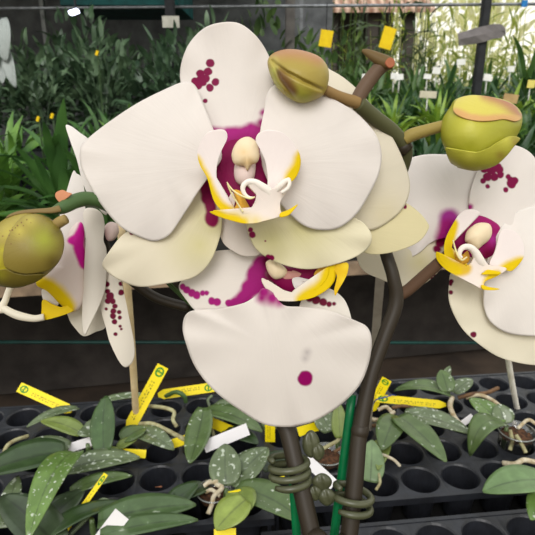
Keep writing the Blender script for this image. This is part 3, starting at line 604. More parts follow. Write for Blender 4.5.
def seedling(label, base, leaves, roots=(), pot=None, group=None):
    b0 = G(*base)
    t = thing('orchid_seedling', label, 'seedling', tuple(b0), group)
    for L in leaves:
        bx, by, bz, tx, ty, tz, w = L[:7]; mat = L[7]; kw = dict(L[8]) if len(L) > 8 else {}
        b, e = G(bx, by, bz), G(tx, ty, tz)
        dep = ((b+e)*.5-CAM).dot(FW)
        leaf('leaf', t, b, e, w*dep/F, mat, **kw)
    for (pts, r, mat) in roots:
        tube('root', t, [(G(x, y, z), r*((G(x, y, z)-CAM).dot(FW))/F) for (x, y, z) in pts], mat, n=30, seg=8)
    # short crown where the leaves join
    tube('crown', t, [(b0+Vector((0, 0, -.03)), .003), (b0+Vector((0, 0, -.01)), .0034), (b0+Vector((0, 0, .004)), .0026)], m_l1, n=8, seg=10)
    return t
Zt = .80
A_ = lambda **k: tuple(k.items())
seedling('seedling with an upright dark leaf and a long bright leaf hanging to the bottom edge', (88, 447, .83), [
    (104, 452, .83, 106, 396, .862, 26, leafmat('upright', (62, 86, 44), (SP, 22, 0.69)), A_(arch=.06, roll=0, up=Vector((0, -1, .3)))),
    (75, 452, .845, 28, 540, .85, 34, m_l5, A_(arch=.14, prof=.75)),
    (66, 452, .835, -22, 476, .83, 50, m_l6, A_(arch=.06)),
    (70, 447, .825, 14, 450, .825, 24, m_l4, A_(arch=.08)),
    (78, 408, .815, 27, 427, .82, 15, m_l4, A_(arch=.08)),
    (82, 434, .825, 41, 421, .83, 22, m_l3, A_(arch=.08)),
    (66, 470, .825, 140, 458, .825, 32, m_l4, A_(arch=.06)),
    (70, 492, .82, 132, 476, .822, 20, m_l1, A_(arch=.08)),
    (82, 428, .835, 100, 434, .83, 30, m_l4, A_(arch=.05))], [([(4, 452, .81), (8, 445, .815), (16, 440, .815), (28, 436, .81)], 2, m_root)])
seedling('dark-leaved seedling in the lower left corner beside the yellow edge-on tag', (62, 525, .81), [
    (58, 548, .82, 2, 496, .83, 44, m_l2, A_(arch=.06)), (36, 535, .815, 84, 490, .825, 34, m_l2, A_(arch=.05)), (40, 540, .82, 128, 503, .82, 22, m_l6, A_(arch=.12)), (4, 528, .82, 18, 476, .825, 20, m_l4, A_(arch=.05))],
    [([(70, 535, .815), (90, 515, .82), (102, 500, .82), (114, 505, .812)], 2.2, m_l4)])
seedling('big-leaved seedling at the bottom with white-blotched leaves behind the white tag', (92, 522, .82), [
    (98, 522, .835, 196, 505, .835, 40, m_l7, A_(arch=.05)), (100, 536, .84, 198, 520, .838, 26, m_l7, A_(arch=.05)), (168, 512, .81, 198, 484, .825, 26, m_l6, A_(arch=.1))])
seedling('seedling with a round leaf at the foot of the pale bamboo stake', (122, 438, .815), [
    (122, 440, .82, 146, 428, .822, 25, m_l1, A_(arch=.05)), (134, 430, .815, 174, 450, .815, 24, m_l4, A_(arch=.06)), (118, 448, .818, 138, 438, .82, 14, m_l3, A_(arch=.06)), (100, 402, .808, 152, 396, .81, 12, m_l4, A_(arch=.06)), (124, 452, .815, 90, 462, .82, 18, m_l3, A_(arch=.1))],
    [([(140, 424, .812), (152, 424, .82), (166, 430, .818), (184, 439, .812), (192, 440, .805)], 2.4, m_root), ([(150, 406, .81), (165, 408, .818), (174, 412, .815), (173, 420, .81), (177, 427, .803)], 2, m_root), ([(92, 442, .82), (88, 452, .81), (86, 458, .803)], 1.6, m_root)])
seedling('seedling with one upright pointed leaf left of the long white tag', (204, 420, .81), [
    (204, 408, .83, 190, 463, .832, 26, m_l1, A_(arch=-.04, prof=.85)), (205, 410, .82, 262, 432, .822, 26, m_l1, A_(arch=.08)), (212, 412, .815, 246, 402, .82, 18, m_l4, A_(arch=.1)), (226, 430, .81, 258, 444, .815, 22, m_l6, A_(arch=.05))],
    [([(206, 426, .812), (212, 430, .81), (214, 436, .803)], 1.5, m_root), ([(210, 408, .82), (208, 400, .825), (212, 396, .825)], 1.5, m_l4), ([(166, 396, .81), (176, 392, .825), (184, 396, .82), (186, 402, .808)], 2.2, m_stem_green)])
s = seedling('seedling in a clear cup just left of the coiled clip', (226, 492, .815), [
    (226, 486, .82, 225, 444, .845, 32, m_l4, A_(arch=.05, up=Vector((0, -1, .5)))), (232, 486, .82, 268, 448, .835, 34, m_l4, A_(arch=.06)), (236, 488, .825, 306, 524, .815, 38, m_l1, A_(arch=.1)),
    (236, 490, .83, 250, 510, .838, 30, m_l3, A_(arch=.02)), (246, 500, .84, 216, 530, .828, 36, leafmat('folded', (132, 148, 66)), A_(arch=.05, prof=.9)), (206, 486, .812, 172, 502, .82, 24, m_l6, A_(arch=.05)), (262, 470, .81, 288, 452, .82, 22, m_l2, A_(arch=.05))],
    [([(216, 484, .822), (222, 488, .824), (214, 496, .818), (212, 504, .812), (208, 514, .806)], 2.4, m_rootw), ([(204, 486, .818), (210, 482, .822), (218, 482, .824)], 2.4, m_rootw), ([(206, 492, .815), (212, 490, .82), (220, 496, .817)], 2, m_rootw), ([(220, 478, .822), (219, 465, .825), (219, 452, .83)], 1.6, m_stem_green)])
m_clear = simple('clear cup', (120, 122, 118), (104, 106, 100), 20, .15, .6)
def cup(label, c, r, h):
    b = G(*c); t = thing('clear_pot', label, 'pot', (b.x, b.y, b.z-h))
    bm = bmesh.new(); prev = None
    for (q, z) in ((.72, -h), (1.0, 0), (1.06, .001), (1.06, .0028), (.97, .0028), (.70, -h+.001)):
        ring = [bm.verts.new(b+Vector((r*q*math.cos(2*PI*k/28), r*q*math.sin(2*PI*k/28), z))) for k in range(28)]
        if prev:
            for k in range(28): bm.faces.new((prev[k], prev[(k+1) % 28], ring[(k+1) % 28], ring[k]))
        prev = ring
    me = bpy.data.meshes.new('cup_wall'); bm.to_mesh(me); bm.free(); link('cup_wall', me, m_glass, t)
    part_label(tube('rim', t, [(b+Vector((r*1.03*math.cos(2*PI*k/16), r*1.03*math.sin(2*PI*k/16), .002)), .0009) for k in range(17)], simple('cup rim', (150, 152, 146), (120, 122, 118), 30, .2, .6), n=64, seg=6), 'pale clear rim')
    bm = bmesh.new(); ring = [bm.verts.new(b+Vector((r*.9*math.cos(2*PI*k/28), r*.9*math.sin(2*PI*k/28), -.006+.002*math.sin(k*2.3)))) for k in range(28)]
    cc = bm.verts.new(b+Vector((0, 0, -.003)))
    for k in range(28): bm.faces.new((cc, ring[k], ring[(k+1) % 28]))
    me = bpy.data.meshes.new('bark_mix'); bm.to_mesh(me); bm.free(); link('bark_mix', me, m_soil, t)
    return t
m_glass, _nt, _o = newmat('clear plastic')
_g = N(_nt, 'ShaderNodeBsdfGlossy'); _g.inputs['Roughness'].default_value = .12; _g.inputs[0].default_value = (.8, .8, .8, 1)
_t = N(_nt, 'ShaderNodeBsdfTransparent'); _t.inputs[0].default_value = (.82, .82, .8, 1)
_x = N(_nt, 'ShaderNodeMixShader'); _x.inputs[0].default_value = .16
_nt.links.new(_t.outputs[0], _x.inputs[1]); _nt.links.new(_g.outputs[0], _x.inputs[2]); _nt.links.new(_x.outputs[0], _o.inputs[0])
cup('clear plastic cup of bark and roots left of the coiled clip', (214, 492, .812), .019, .05)
cup('clear plastic cup of brown bark between the two stems', (327, 455, .81), .022, .05)
cup('clear plastic cup of roots at the right edge under the white stick', (517, 432, .822), .023, .065)
seedling('pale-leaved seedling growing between the green stake and the dark stem', (338, 440, .82), [
    (340, 438, .83, 338, 402, .87, 16, m_l3, A_(arch=.02, up=Vector((0, -1, .3)))), (330, 432, .82, 318, 408, .84, 26, m_l4, A_(arch=.05)), (262, 428, .81, 290, 418, .82, 22, m_l1, A_(arch=.05)), (370, 482, .80, 372, 440, .83, 26, leafmat('hanging', (112, 134, 92)), A_(arch=.03, up=Vector((0, -1, .4)))), (372, 446, .815, 388, 446, .82, 16, m_l3, A_(arch=.05))],
    [([(316, 452, .815), (328, 446, .822), (338, 440, .822), (340, 432, .822)], 2, m_root), ([(334, 452, .815), (350, 444, .82), (362, 446, .815)], 1.6, m_rootb), ([(376, 452, .81), (386, 456, .815), (394, 460, .812), (400, 466, .804)], 1.6, m_rootw), ([(378, 470, .806), (380, 482, .806), (376, 490, .802)], 1.5, m_root)])
seedling('seedling with three spread leaves right of the dark stem', (395, 418, .812), [
    (396, 416, .825, 382, 450, .82, 28, m_l1, A_(arch=.06)), (398, 416, .828, 446, 462, .822, 30, m_l1, A_(arch=.05, prof=.7)), (404, 414, .825, 472, 434, .82, 30, m_l4, A_(arch=.06)), (385, 438, .81, 378, 470, .812, 16, m_l3, A_(arch=.03))],
    [([(368, 418, .815), (378, 420, .82), (388, 416, .822), (394, 412, .82)], 2, m_rootw), ([(372, 426, .81), (382, 424, .812), (390, 420, .815)], 1.8, m_rootb), ([(378, 410, .815), (386, 407, .82), (392, 412, .82)], 2, m_rootw), ([(392, 408, .818), (404, 406, .82), (420, 410, .815)], 1.8, m_rootb)])
seedling('seedling with a wide arching leaf and long pale roots at the back right', (452, 398, .812), [
    (450, 394, .825, 394, 391, .82, 22, m_l1, A_(arch=.14, prof=.7)), (448, 392, .83, 441, 370, .85, 18, m_l1, A_(arch=.05, up=Vector((0, -1, .3)))), (444, 380, .835, 450, 366, .85, 8, m_l4, A_(arch=.03)), (454, 393, .825, 472, 379, .835, 18, m_l4, A_(arch=.05))],
    [([(452, 398, .822), (450, 406, .826), (455, 418, .822), (462, 426, .815), (466, 430, .808)], 2.6, m_rootw), ([(458, 398, .82), (472, 394, .828), (486, 393, .826), (498, 388, .82)], 2, m_rootb), ([(466, 398, .82), (478, 395, .828), (492, 400, .826), (506, 412, .82), (515, 425, .815)], 2, m_rootw)])
seedling('seedling with a drooping dark folded leaf left of the clear cup at the right', (506, 430, .818), [
    (505, 424, .835, 470, 456, .806, 26, m_l1, A_(arch=.45, prof=.8)), (500, 424, .828, 470, 398, .835, 26, m_l5, A_(arch=.06)), (505, 424, .826, 498, 404, .845, 22, m_l4, A_(arch=.05, up=Vector((0, -1, .3))))],
    [([(510, 430, .83), (512, 440, .818), (510, 450, .806)], 2, m_root), ([(516, 435, .825), (522, 445, .818), (526, 453, .812)], 2, m_root), ([(503, 463, .806), (515, 464, .812), (524, 460, .816), (535, 462, .812), (545, 462, .806)], 2.6, m_rootw), ([(518, 428, .83), (528, 420, .83), (536, 424, .825)], 1.8, m_rootw)])
seedling('seedling with a broad green oval leaf at the lower right corner', (560, 488, .82), [
    (552, 482, .84, 483, 492, .83, 40, leafmat('oval', (104, 130, 82), (SP, 10, .72)), A_(arch=.1, prof=.95)), (548, 490, .83, 531, 520, .825, 26, m_l5, A_(arch=.06))])

dp = petal('dry_petal', None, [(150, 485), (154, 483), (160, 484), (162, 487), (157, 487), (152, 488)], lambda x, y: (G(x, y, .772)-CAM).dot(FW), m_bract, n=30, rings=4)
tag(dp, 'dry brown petal lying in an empty cell of the left tray', 'petal')
# ------------------------------------------------------------------ name tags and small stakes
def tagmat(name, base, ink=(70, 60, 20), logo=True, seed=0.):
    m, nt, out = newmat(name)
    uv = N(nt, 'ShaderNodeUVMap', uv_map='px').outputs[0]
    sep = N(nt, 'ShaderNodeSeparateXYZ'); nt.links.new(uv, sep.inputs[0]); u, v = sep.outputs[0], sep.outputs[1]
    col = lin(base)
    if logo:
        d = N(nt, 'ShaderNodeVectorMath', operation='DISTANCE')
        mul = N(nt, 'ShaderNodeVectorMath', operation='MULTIPLY'); nt.links.new(uv, mul.inputs[0]); mul.inputs[1].default_value = (5, 1, 0)
        nt.links.new(mul.outputs[0], d.inputs[0]); d.inputs[1].default_value = (.5, .5, 0)
        r = d.outputs['Value']
        ring = math_(nt, 'MULTIPLY', math_(nt, 'LESS_THAN', math_(nt, 'ABSOLUTE', math_(nt, 'SUBTRACT', r, .30)), .07), 1.0)
        wv = N(nt, 'ShaderNodeTexWave'); nt.links.new(uv, wv.inputs[0]); wv.inputs['Scale'].default_value = 5; wv.inputs['Distortion'].default_value = 6
        inn = math_(nt, 'MULTIPLY', math_(nt, 'LESS_THAN', r, .25), math_(nt, 'GREATER_THAN', wv.outputs['Fac'], .6))
        col = mixc(nt, math_(nt, 'MAXIMUM', ring, inn), col, lin((60, 140, 30)))
        # lines of small print
        cm = N(nt, 'ShaderNodeCombineXYZ'); nt.links.new(math_(nt, 'MULTIPLY', u, 60), cm.inputs[0]); nt.links.new(math_(nt, 'FLOOR', math_(nt, 'MULTIPLY', v, 5)), cm.inputs[1]); cm.inputs[2].default_value = seed
        nn = noise(nt, cm.outputs[0], .9, 2)
        rows = math_(nt, 'LESS_THAN', math_(nt, 'ABSOLUTE', math_(nt, 'SUBTRACT', math_(nt, 'FRACT', math_(nt, 'MULTIPLY', v, 5)), .5)), .28)
        span = math_(nt, 'MULTIPLY', math_(nt, 'GREATER_THAN', u, .26), math_(nt, 'LESS_THAN', u, .85))
        band = math_(nt, 'MULTIPLY', math_(nt, 'GREATER_THAN', v, .38), math_(nt, 'LESS_THAN', v, .82))
        mk = math_(nt, 'MULTIPLY', math_(nt, 'MULTIPLY', rows, span), math_(nt, 'MULTIPLY', band, math_(nt, 'GREATER_THAN', nn.outputs[0], .52)))
        col = mixc(nt, math_(nt, 'MULTIPLY', mk, .75), col, lin(ink))
    surf(nt, out, col, .45, .3, .1)
    return m
m_ty = tagmat('yellow tag', (246, 222, 12)); m_typ = tagmat('plain yellow tag', (246, 222, 12), logo=False); m_tw = tagmat('white tag', (240, 236, 236), logo=False)
def strip(name, label, cat, a, b, w, mat, face=None, curve=0., thick=.0006, tip=True):
    """flat plastic strip from a to b; face = direction its print faces"""
    d = (b-a); L = d.length; dn = d/L
    face = face or (CAM-(a+b)*.5)
    s = dn.cross(face).normalized(); n = s.cross(dn)
    bm = bmesh.new(); px = bm.loops.layers.uv.new('px'); rows = []
    K = 10
    for i in range(K+1):
        q = i/K; c = a+d*q+n*curve*4*q*(1-q)
        ww = w if (not tip or q < .9) else w*(1-(q-.9)*6)
        rows.append([bm.verts.new(c+s*(ww*.5*e)) for e in (-1, 1)])
    for i in range(K):
        f = bm.faces.new((rows[i][0], rows[i][1], rows[i+1][1], rows[i+1][0]))
        for l, uv in zip(f.loops, ((i/K, 0), (i/K, 1), ((i+1)/K, 1), ((i+1)/K, 0))): l[px].uv = uv
    me = bpy.data.meshes.new(name); bm.to_mesh(me); bm.free()
    o = link(name, me, mat, smooth=False); m = o.modifiers.new('thickness', 'SOLIDIFY'); m.thickness = thick; m.offset = 0
    tag(o, label, cat); return o
def gtag(label, a, b, wpx, mat, **k):
    pa_, pb_ = G(*a), G(*b); dep = ((pa_+pb_)*.5-CAM).dot(FW)
    return strip('name_tag', label, 'tag', pa_, pb_, wpx*dep/F, mat, **k)
gtag('yellow name tag leaning left at the back edge of the left tray', (19, 387, .835), (72, 411, .805), 10, m_ty)
gtag('yellow name tag standing tilted behind the pale bamboo stake', (163, 366, .87), (128, 430, .80), 12, m_ty)
gtag('yellow name tag lying behind the tilted one, left of the lower flower', (214, 387, .822), (158, 395, .812), 9.5, m_ty)
gtag('yellow tag lying under the round leaf by the bamboo stake', (146, 454, .812), (112, 452, .812), 8, m_typ)
gtag('short yellow tag crossed by a pale root in the left tray', (193, 437, .812), (166, 446, .808), 9, m_typ)
gtag('thin yellow tag seen edge-on at the lower left', (106, 474, .85), (58, 541, .80), 5, m_ty)
gtag('yellow tag partly hidden behind the long white tag', (206, 420, .81), (238, 434, .808), 10, m_typ)
gtag('yellow tag standing behind the left dark stem', (270, 420, .83), (270, 442, .80), 10, m_ty, tip=False)
gtag('yellow tag to the right of the left dark stem, under the lower flower', (298, 432, .82), (318, 426, .82), 9, m_typ, tip=False)
gtag('yellow name tag standing right next to the dark right stem', (387, 379, .85), (370, 411, .80), 10, m_ty)
gtag('yellow tag lying flat across the back of the right tray', (376, 398, .822), (446, 405, .815), 8, m_ty)
gtag('scrap of yellow tag at the bottom edge below the clear cup', (214, 534, .812), (236, 533, .812), 9, m_typ, tip=False)
gtag('small yellow tag tip in the crown of the seedling in the clear cup', (228, 494, .832), (241, 491, .832), 4, m_typ)
gtag('yellow sliver of tag inside the left coil clip', (272, 476, .82), (284, 474, .82), 6, m_typ, tip=False)
gtag('long white tag in the middle of the left tray', (248, 429, .83), (204, 447, .815), 12, m_tw, tip=False)
gtag('small white tag beside the upright dark leaf', (98, 439, .825), (66, 449, .82), 9, m_tw, tip=False)
gtag('white tag stuck up at the bottom left in front of the blotched leaves', (122, 514, .855), (96, 548, .82), 17, m_tw, tip=False)
gtag('white tag between the two coil clips', (306, 459, .825), (334, 485, .81), 11, m_tw, tip=False)
gtag('small white tag between leaves of the right tray', (462, 424, .815), (473, 416, .825), 6, m_tw, tip=False)
m_blue = simple('blue wire', (30, 60, 150), (24, 46, 120), 60, .4)
o = tube('wire_tie', None, [(G(372, 407, .812), .0009), (G(376, 400, .83), .0009), (G(386, 397, .832), .0009), (G(394, 395, .828), .0009), (G(398, 399, .815), .0009)], m_blue, n=24, seg=8); tag(o, 'thin blue wire tie looped over the yellow tag by the right stem', 'wire')
m_bamboo = simple('pale bamboo', (222, 200, 158), (206, 180, 136), 40, .5)
m_ws = simple('white stick', (236, 232, 220), (216, 208, 192), 40, .5)
stake('bamboo_stake', 'pale bamboo stake rising from the left tray to the left flower', [(G(137, 426, .80)+Vector((0, 0, -.05)), .0046), (G(136.5, 421, .80), .0046), (Y(132, 350, .62), .0046), (Y(127, 284, .57), .0044), (Y(120, 220, .53), .0044)], m_bamboo)
stake('plant_stick', 'white stick standing in the right tray below the right flower', [(G(520, 415, .78), .0038), (G(517, 408, .80), .0038), (Y(511, 376, .66), .0038), (Y(505, 340, .62), .0036)], m_ws)
a, b = Y(381, 268, .46), G(368, 430, .80)
ws = strip('plant_stake', 'flat grey-white plastic stake standing behind the dark right stem', 'plant stake', a, b, .0085, simple('flat stake', (176, 166, 152), (158, 148, 134), 60, .5), tip=False, thick=.002)

# ------------------------------------------------------------------ setting
def big(name, lo, hi, mat, M=None): return structure(box(name, lo, hi, mat, None, M=M))
big('floor', (-14, -3, -.1), (14, 24, 0), simple('earth floor', (86, 72, 60), (52, 44, 38), 3, .95, detail=8))
m_net = simple('dark shade net', (116, 118, 120), (84, 86, 88), 6, .9)
big('wall_back', (-7, 5.6, 0), (.62, 5.7, 3.2), m_net)
big('ceiling', (-7, 2.9, 2.66), (.0, 5.7, 2.72), simple('roof sheet', (40, 44, 46), (30, 32, 34), 5, .9))
m_steel = simple('galvanised pipe', (140, 144, 148), (110, 112, 116), 30, .45, .5, metal=.4)
m_post = simple('dark post', (40, 42, 46), (28, 29, 32), 20, .6)
def post(label, x, y, yy, w, mat, top=2.66, name='post'):
    c = Y(x, y, yy); o = box(name, (c.x-w/2, yy-w/2, 0), (c.x+w/2, yy+w/2, top), mat, None, bev=w*.1); tag(o, label, 'post'); return o
post('dark post at the left carrying a small white plate', 171.5, 40, 3.9, .06, m_post)
post('grey post in the middle behind the top bud', 290, 20, 4.6, .075, simple('grey post', (112, 108, 104), (88, 84, 82), 12, .7))
post('black square post at the right with a grey sheet tied to it', 481, 50, 3.9, .055, m_post)
post('thin grey post beside the thicker one in the middle', 301, 20, 4.9, .03, m_steel)
post('pale post at the upper left among the dark shrubs', 45, 30, 4.7, .035, simple('pale post', (170, 172, 172), (130, 132, 132), 12, .7))
c = Y(171, 22, 3.86)
tag(box('post_plate', (c.x-.055, 3.845, c.z-.035), (c.x+.055, 3.868, c.z+.035), simple('plate', (206, 204, 192), (190, 188, 176), 20, .6), None), 'small off-white plate fixed to the dark left post', 'plate')
a, b = Y(-60, 9, 4.0), Y(600, 3.5, 4.0)
tag(tube('rail_pipe', None, [(a, .010), ((a+b)*.5, .010), (b, .010)], m_steel, n=8), 'grey pipe running across the top of the greenhouse', 'pipe')
a, b = Y(60, 1, 4.1), Y(178, 1, 4.1)
tag(box('roof_sheet', (a.x, 4.1, a.z-.025), (b.x, 4.9, a.z+.35), simple('teal sheet', (16, 92, 92), (10, 66, 68), 8, .6), None), 'teal sheet above the pipe at the top left', 'sheet')
c = Y(74, 12, 2.9)
m_lamp, nt, out = newmat('lamp glow'); e = N(nt, 'ShaderNodeEmission'); e.inputs[0].default_value = (.75, .78, 1, 1); e.inputs[1].default_value = 4; nt.links.new(e.outputs[0], out.inputs[0])
lt = thing('hanging_lamp', 'small bright white lamp hanging at the top left', 'lamp', tuple(c))
box('lamp_glass', (-.021, -.02, -.009), (.021, .02, .009), m_lamp, None, M=Matrix.Translation(c) @ Matrix.Rotation(-.3, 4, 'Y')).parent = lt
lt.children[0].matrix_parent_inverse = Matrix.Translation(-c)
tube('cord', lt, [(c+Vector((0, 0, .012)), .006), (c+Vector((.01, 0, .1)), .006), (c+Vector((.0, 0, 1)), .006)], m_post, n=10, seg=8)
# far bench across the aisle
RB = Matrix.Rotation(.19, 4, 'Z')
fbn = thing('bench', 'timber bench across the aisle carrying the leafy plants', 'bench', (0, 1.6, 0))
box('bench_rail', (-2.4, 1.49, .715), (1.6, 1.52, .752), m_wood, fbn, M=RB)
box('bench_top', (-2.4, 1.521, .72), (1.6, 2.7, .74), m_darkwood, fbn, M=RB)
for x in (-2.2, -1.0, .3, 1.5):
    for yy in (1.56, 2.6): box('leg', (x-.03, yy, 0), (x+.03, yy+.06, .72), m_darkwood, fbn, M=RB)
a, b = Y(-80, 342, 1.62), Y(640, 343, 1.9)
tag(tube('water_pipe', None, [(a, .006), ((a+b)*.5, .006), (b, .006)], simple('teal pipe', (20, 66, 60), (14, 50, 46), 20, .5), n=8), 'teal water pipe along the dark space under the far bench', 'pipe')
box('shade_panel', (-2.4, 2.2, .02), (1.6, 2.24, .70), simple('under-bench shade', (62, 57, 54), (44, 40, 38), 9, .9), fbn, M=RB)  # dark panel added to stand in for the shade under the bench
def simple_bench(label, lo, hi, z):
    t = thing('bench', label, 'bench', ((lo[0]+hi[0])/2, (lo[1]+hi[1])/2, 0))
    box('bench_top', (lo[0], lo[1], z-.03), (hi[0], hi[1], z), m_darkwood, t)
    for x in (lo[0]+.1, hi[0]-.1):
        for y in (lo[1]+.1, hi[1]-.1): box('leg', (x-.03, y-.03, 0), (x+.03, y+.03, z-.03), m_darkwood, t)
simple_bench('second bench of potted plants at the right, beyond the aisle bench', (.22, 3.2), (4.0, 4.5), .8)
simple_bench('farthest bench of potted plants at the right, in the bright light', (.75, 4.85), (5.4, 6.3), .85)
simple_bench('bench of shrubby plants in the dark at the left', (-4, 3.2), (.14, 4.5), .8)

# ------------------------------------------------------------------ background plants
def finish(name, bm):
    me = bpy.data.meshes.new(name); bm.to_mesh(me); bm.free()
    for p in me.polygons: p.use_smooth = True
    return me
def strap_mesh(name, h, n, w, spread, rnd, droop=.25, nseg=5):
    """clump of broad leaves rising and arching out of a pot"""
    bm = bmesh.new(); st_ = random.getstate(); random.seed(rnd)
    for i in range(n):
        a = random.random()*2*PI; b = Vector((math.cos(a)*.02, math.sin(a)*.02, h*.55*random.random()**1.5))
        L = h*random.uniform(.45, .75); el = random.uniform(.25, 1.3); a += random.uniform(-.5, .5)
        t_ = b+Vector((math.cos(a)*math.cos(el)*L*spread, math.sin(a)*math.cos(el)*L*spread, math.sin(el)*L))
        leaf_bm(bm, b, t_, w*random.uniform(.7, 1.2), arch=.14*random.random(), roll=random.uniform(-.5, .5), fold=.25, prof=.85, nseg=nseg, tipdrop=droop*random.random(), na=2)
    random.setstate(st_); return finish(name, bm)
def bush_mesh(name, h, r, n, L, w, rnd, z0=.1):
    """rounded bush: leaves all through an ovoid, with a few stems from the base"""
    bm = bmesh.new(); st_ = random.getstate(); random.seed(rnd)
    for i in range(n):
        a = random.random()*2*PI; q = random.random()**.4; e = math.asin(random.uniform(-.9, 1))
        c = Vector((math.cos(a)*math.cos(e)*r*q, math.sin(a)*math.cos(e)*r*q, h*(z0+(1-z0)*.5)+math.sin(e)*q*h*(1-z0)*.5))
        d = (Vector((c.x, c.y, (c.z-h*.35)*.8)).normalized()+Vector((random.uniform(-.7, .7), random.uniform(-.7, .7), random.uniform(-.3, .7)))).normalized()
        l_ = L*random.uniform(.6, 1.2)
        leaf_bm(bm, c, c+d*l_, w*random.uniform(.7, 1.2), arch=.12*random.random(), roll=random.uniform(-.8, .8), fold=.2, prof=.85, nseg=4, tipdrop=.2*random.random(), na=2)
    for k in range(5):
        a = k*1.26; leaf_bm(bm, Vector((0, 0, 0)), Vector((math.cos(a)*r*.4, math.sin(a)*r*.4, h*.7)), .012+.004*h, arch=.03, fold=.6, nseg=4, na=2)
    random.setstate(st_); return finish(name, bm)
def cane_mesh(name, h, stems, L, w, rnd, spread=.3):
    """upright canes from the ground, each set with alternate narrow leaves"""
    bm = bmesh.new(); st_ = random.getstate(); random.seed(rnd)
    for k in range(stems):
        a = random.random()*6.28; r = spread*random.random(); hh = h*random.uniform(.6, 1)
        b = Vector((math.cos(a)*r*.4, math.sin(a)*r*.4, 0)); t_ = Vector((math.cos(a)*r*1.3, math.sin(a)*r*1.3, hh))
        leaf_bm(bm, b, t_, .018, arch=.02, fold=.8, prof=.5, nseg=6, na=2)
        leaf_bm(bm, b, t_, .018, arch=.02, roll=1.57, fold=.8, prof=.5, nseg=6, na=2)
        m_ = random.randint(9, 16)
        for i in range(m_):
            q = .28+.72*i/m_; c = b.lerp(t_, q); aa = random.random()*6.28; el = random.uniform(-.1, 1.2)
            l_ = L*random.uniform(.6, 1.2)
            leaf_bm(bm, c, c+Vector((math.cos(aa)*math.cos(el), math.sin(aa)*math.cos(el), math.sin(el)))*l_, w*random.uniform(.7, 1.3), arch=.12*random.random(), roll=random.uniform(-.5, .5), fold=.25, nseg=4, tipdrop=.35*random.random(), na=2)
    random.setstate(st_); return finish(name, bm)
def pot_mesh(r, h):
    bm = bmesh.new(); prev = None
    for (q, z) in ((.01, 0), (.75, 0), (1, h), (.9, h), (.9, h-.01), (.01, h-.012)):
        ring = [bm.verts.new((r*q*math.cos(2*PI*k/16), r*q*math.sin(2*PI*k/16), z)) for k in range(16)]
        if prev:
            for k in range(16): bm.faces.new((prev[k], prev[(k+1) % 16], ring[(k+1) % 16], ring[k]))
        prev = ring
    me = bpy.data.meshes.new('pot'); bm.to_mesh(me); bm.free(); return me
potm = pot_mesh(.055, .09); m_bpot = simple('black pot', (36, 36, 38), (26, 26, 28), 20, .5); potm.materials.append(m_bpot)
def bgleaf(name, c, c2, tr=.25):
    return simple(name, c, c2, 9, .42, .5, trans=tr, bstr=.0, detail=2)
def plants(name, label, cat, group, spots, protos, mats, pot=True):
    if not isinstance(mats, (list, tuple)): mats = [mats]
    protos = list(protos)
    for i, me in enumerate(protos): me.materials.append(mats[i % len(mats)])
    for (x, y, z, s) in spots:
        t = thing(name, label, cat, (x, y, z), group)
        me = random.choice(protos)
        o = bpy.data.objects.new('foliage', me); C.objects.link(o); o.parent = t
        o.rotation_euler = (0, 0, random.random()*6.28); o.scale = (s, s, s*random.uniform(.85, 1.15))
        if pot:
            o.location = (0, 0, .07)
            q = bpy.data.objects.new('pot', potm); C.objects.link(q); q.parent = t
def grid(x0, x1, dx, y0, y1, dy, z, s0, s1, yaw=0., keep=lambda x, y: True):
    out = []; y = y0
    while y <= y1:
        x = x0+random.random()*dx*.5
        while x <= x1:
            X, Yy = x+random.uniform(-.25, .25)*dx, y+random.uniform(-.2, .2)*dy+yaw*x
            if keep(X, Yy): out.append((X, Yy, z, random.uniform(s0, s1)))
            x += dx
        y += dy
    return out
def protos(f, n, *a, base=0, **kw): return [f('foliage', *a, rnd=base+i, **kw) for i in range(n)]
crate_c = Y(62, 168, 2.15)
def clear_of_crate(x, y): return not (abs(x-crate_c.x*y/2.15) < .16 and 1.75 < y < 2.35)
plants('leafy_plant', 'leafy green plant on the far bench at the left', 'plant', 'leafy plants on the far bench at the left', grid(-1.9, -.3, .17, 1.66, 2.6, .19, .74, .8, 1.15, .19, clear_of_crate), protos(strap_mesh, 6, .34, 38, .032, 1.0, base=100), [bgleaf('left foliage', (116, 158, 66), (66, 108, 44)), bgleaf('left foliage two', (84, 126, 60), (50, 86, 40))])
plants('shrub', 'dark bushy shrub under the roof at the left', 'shrub', 'dark shrubs under the roof at the left', grid(-3.6, .0, .33, 3.35, 4.3, .36, .8, .8, 1.15), protos(bush_mesh, 5, .72, .24, 210, .10, .034, base=200), [bgleaf('dark foliage', (112, 138, 104), (58, 82, 58), .15), bgleaf('dark foliage two', (84, 112, 80), (48, 70, 52), .15)])
plants('shrub', 'taller shrub behind the posts in the middle', 'shrub', 'taller shrubs behind the middle posts', [(-.5, 4.95, 0, 2.1), (.06, 4.88, 0, 2.45), (.5, 4.9, 0, 2.3)], protos(bush_mesh, 3, .9, .16, 260, .06, .02, base=250), [bgleaf('middle shrub', (110, 140, 76), (54, 80, 46)), bgleaf('middle shrub two', (84, 110, 66), (44, 66, 40))], pot=False)
plants('potted_orchid', 'dark green potted orchid on the aisle bench at the right', 'orchid', 'dark green potted orchids on the aisle bench at the right', grid(.2, 1.35, .16, 1.68, 2.6, .19, .74, .85, 1.1, .19), protos(strap_mesh, 6, .27, 46, .024, .9, base=300), [bgleaf('right foliage', (78, 112, 72), (36, 62, 38)), bgleaf('right foliage two', (56, 90, 50), (34, 60, 34))])
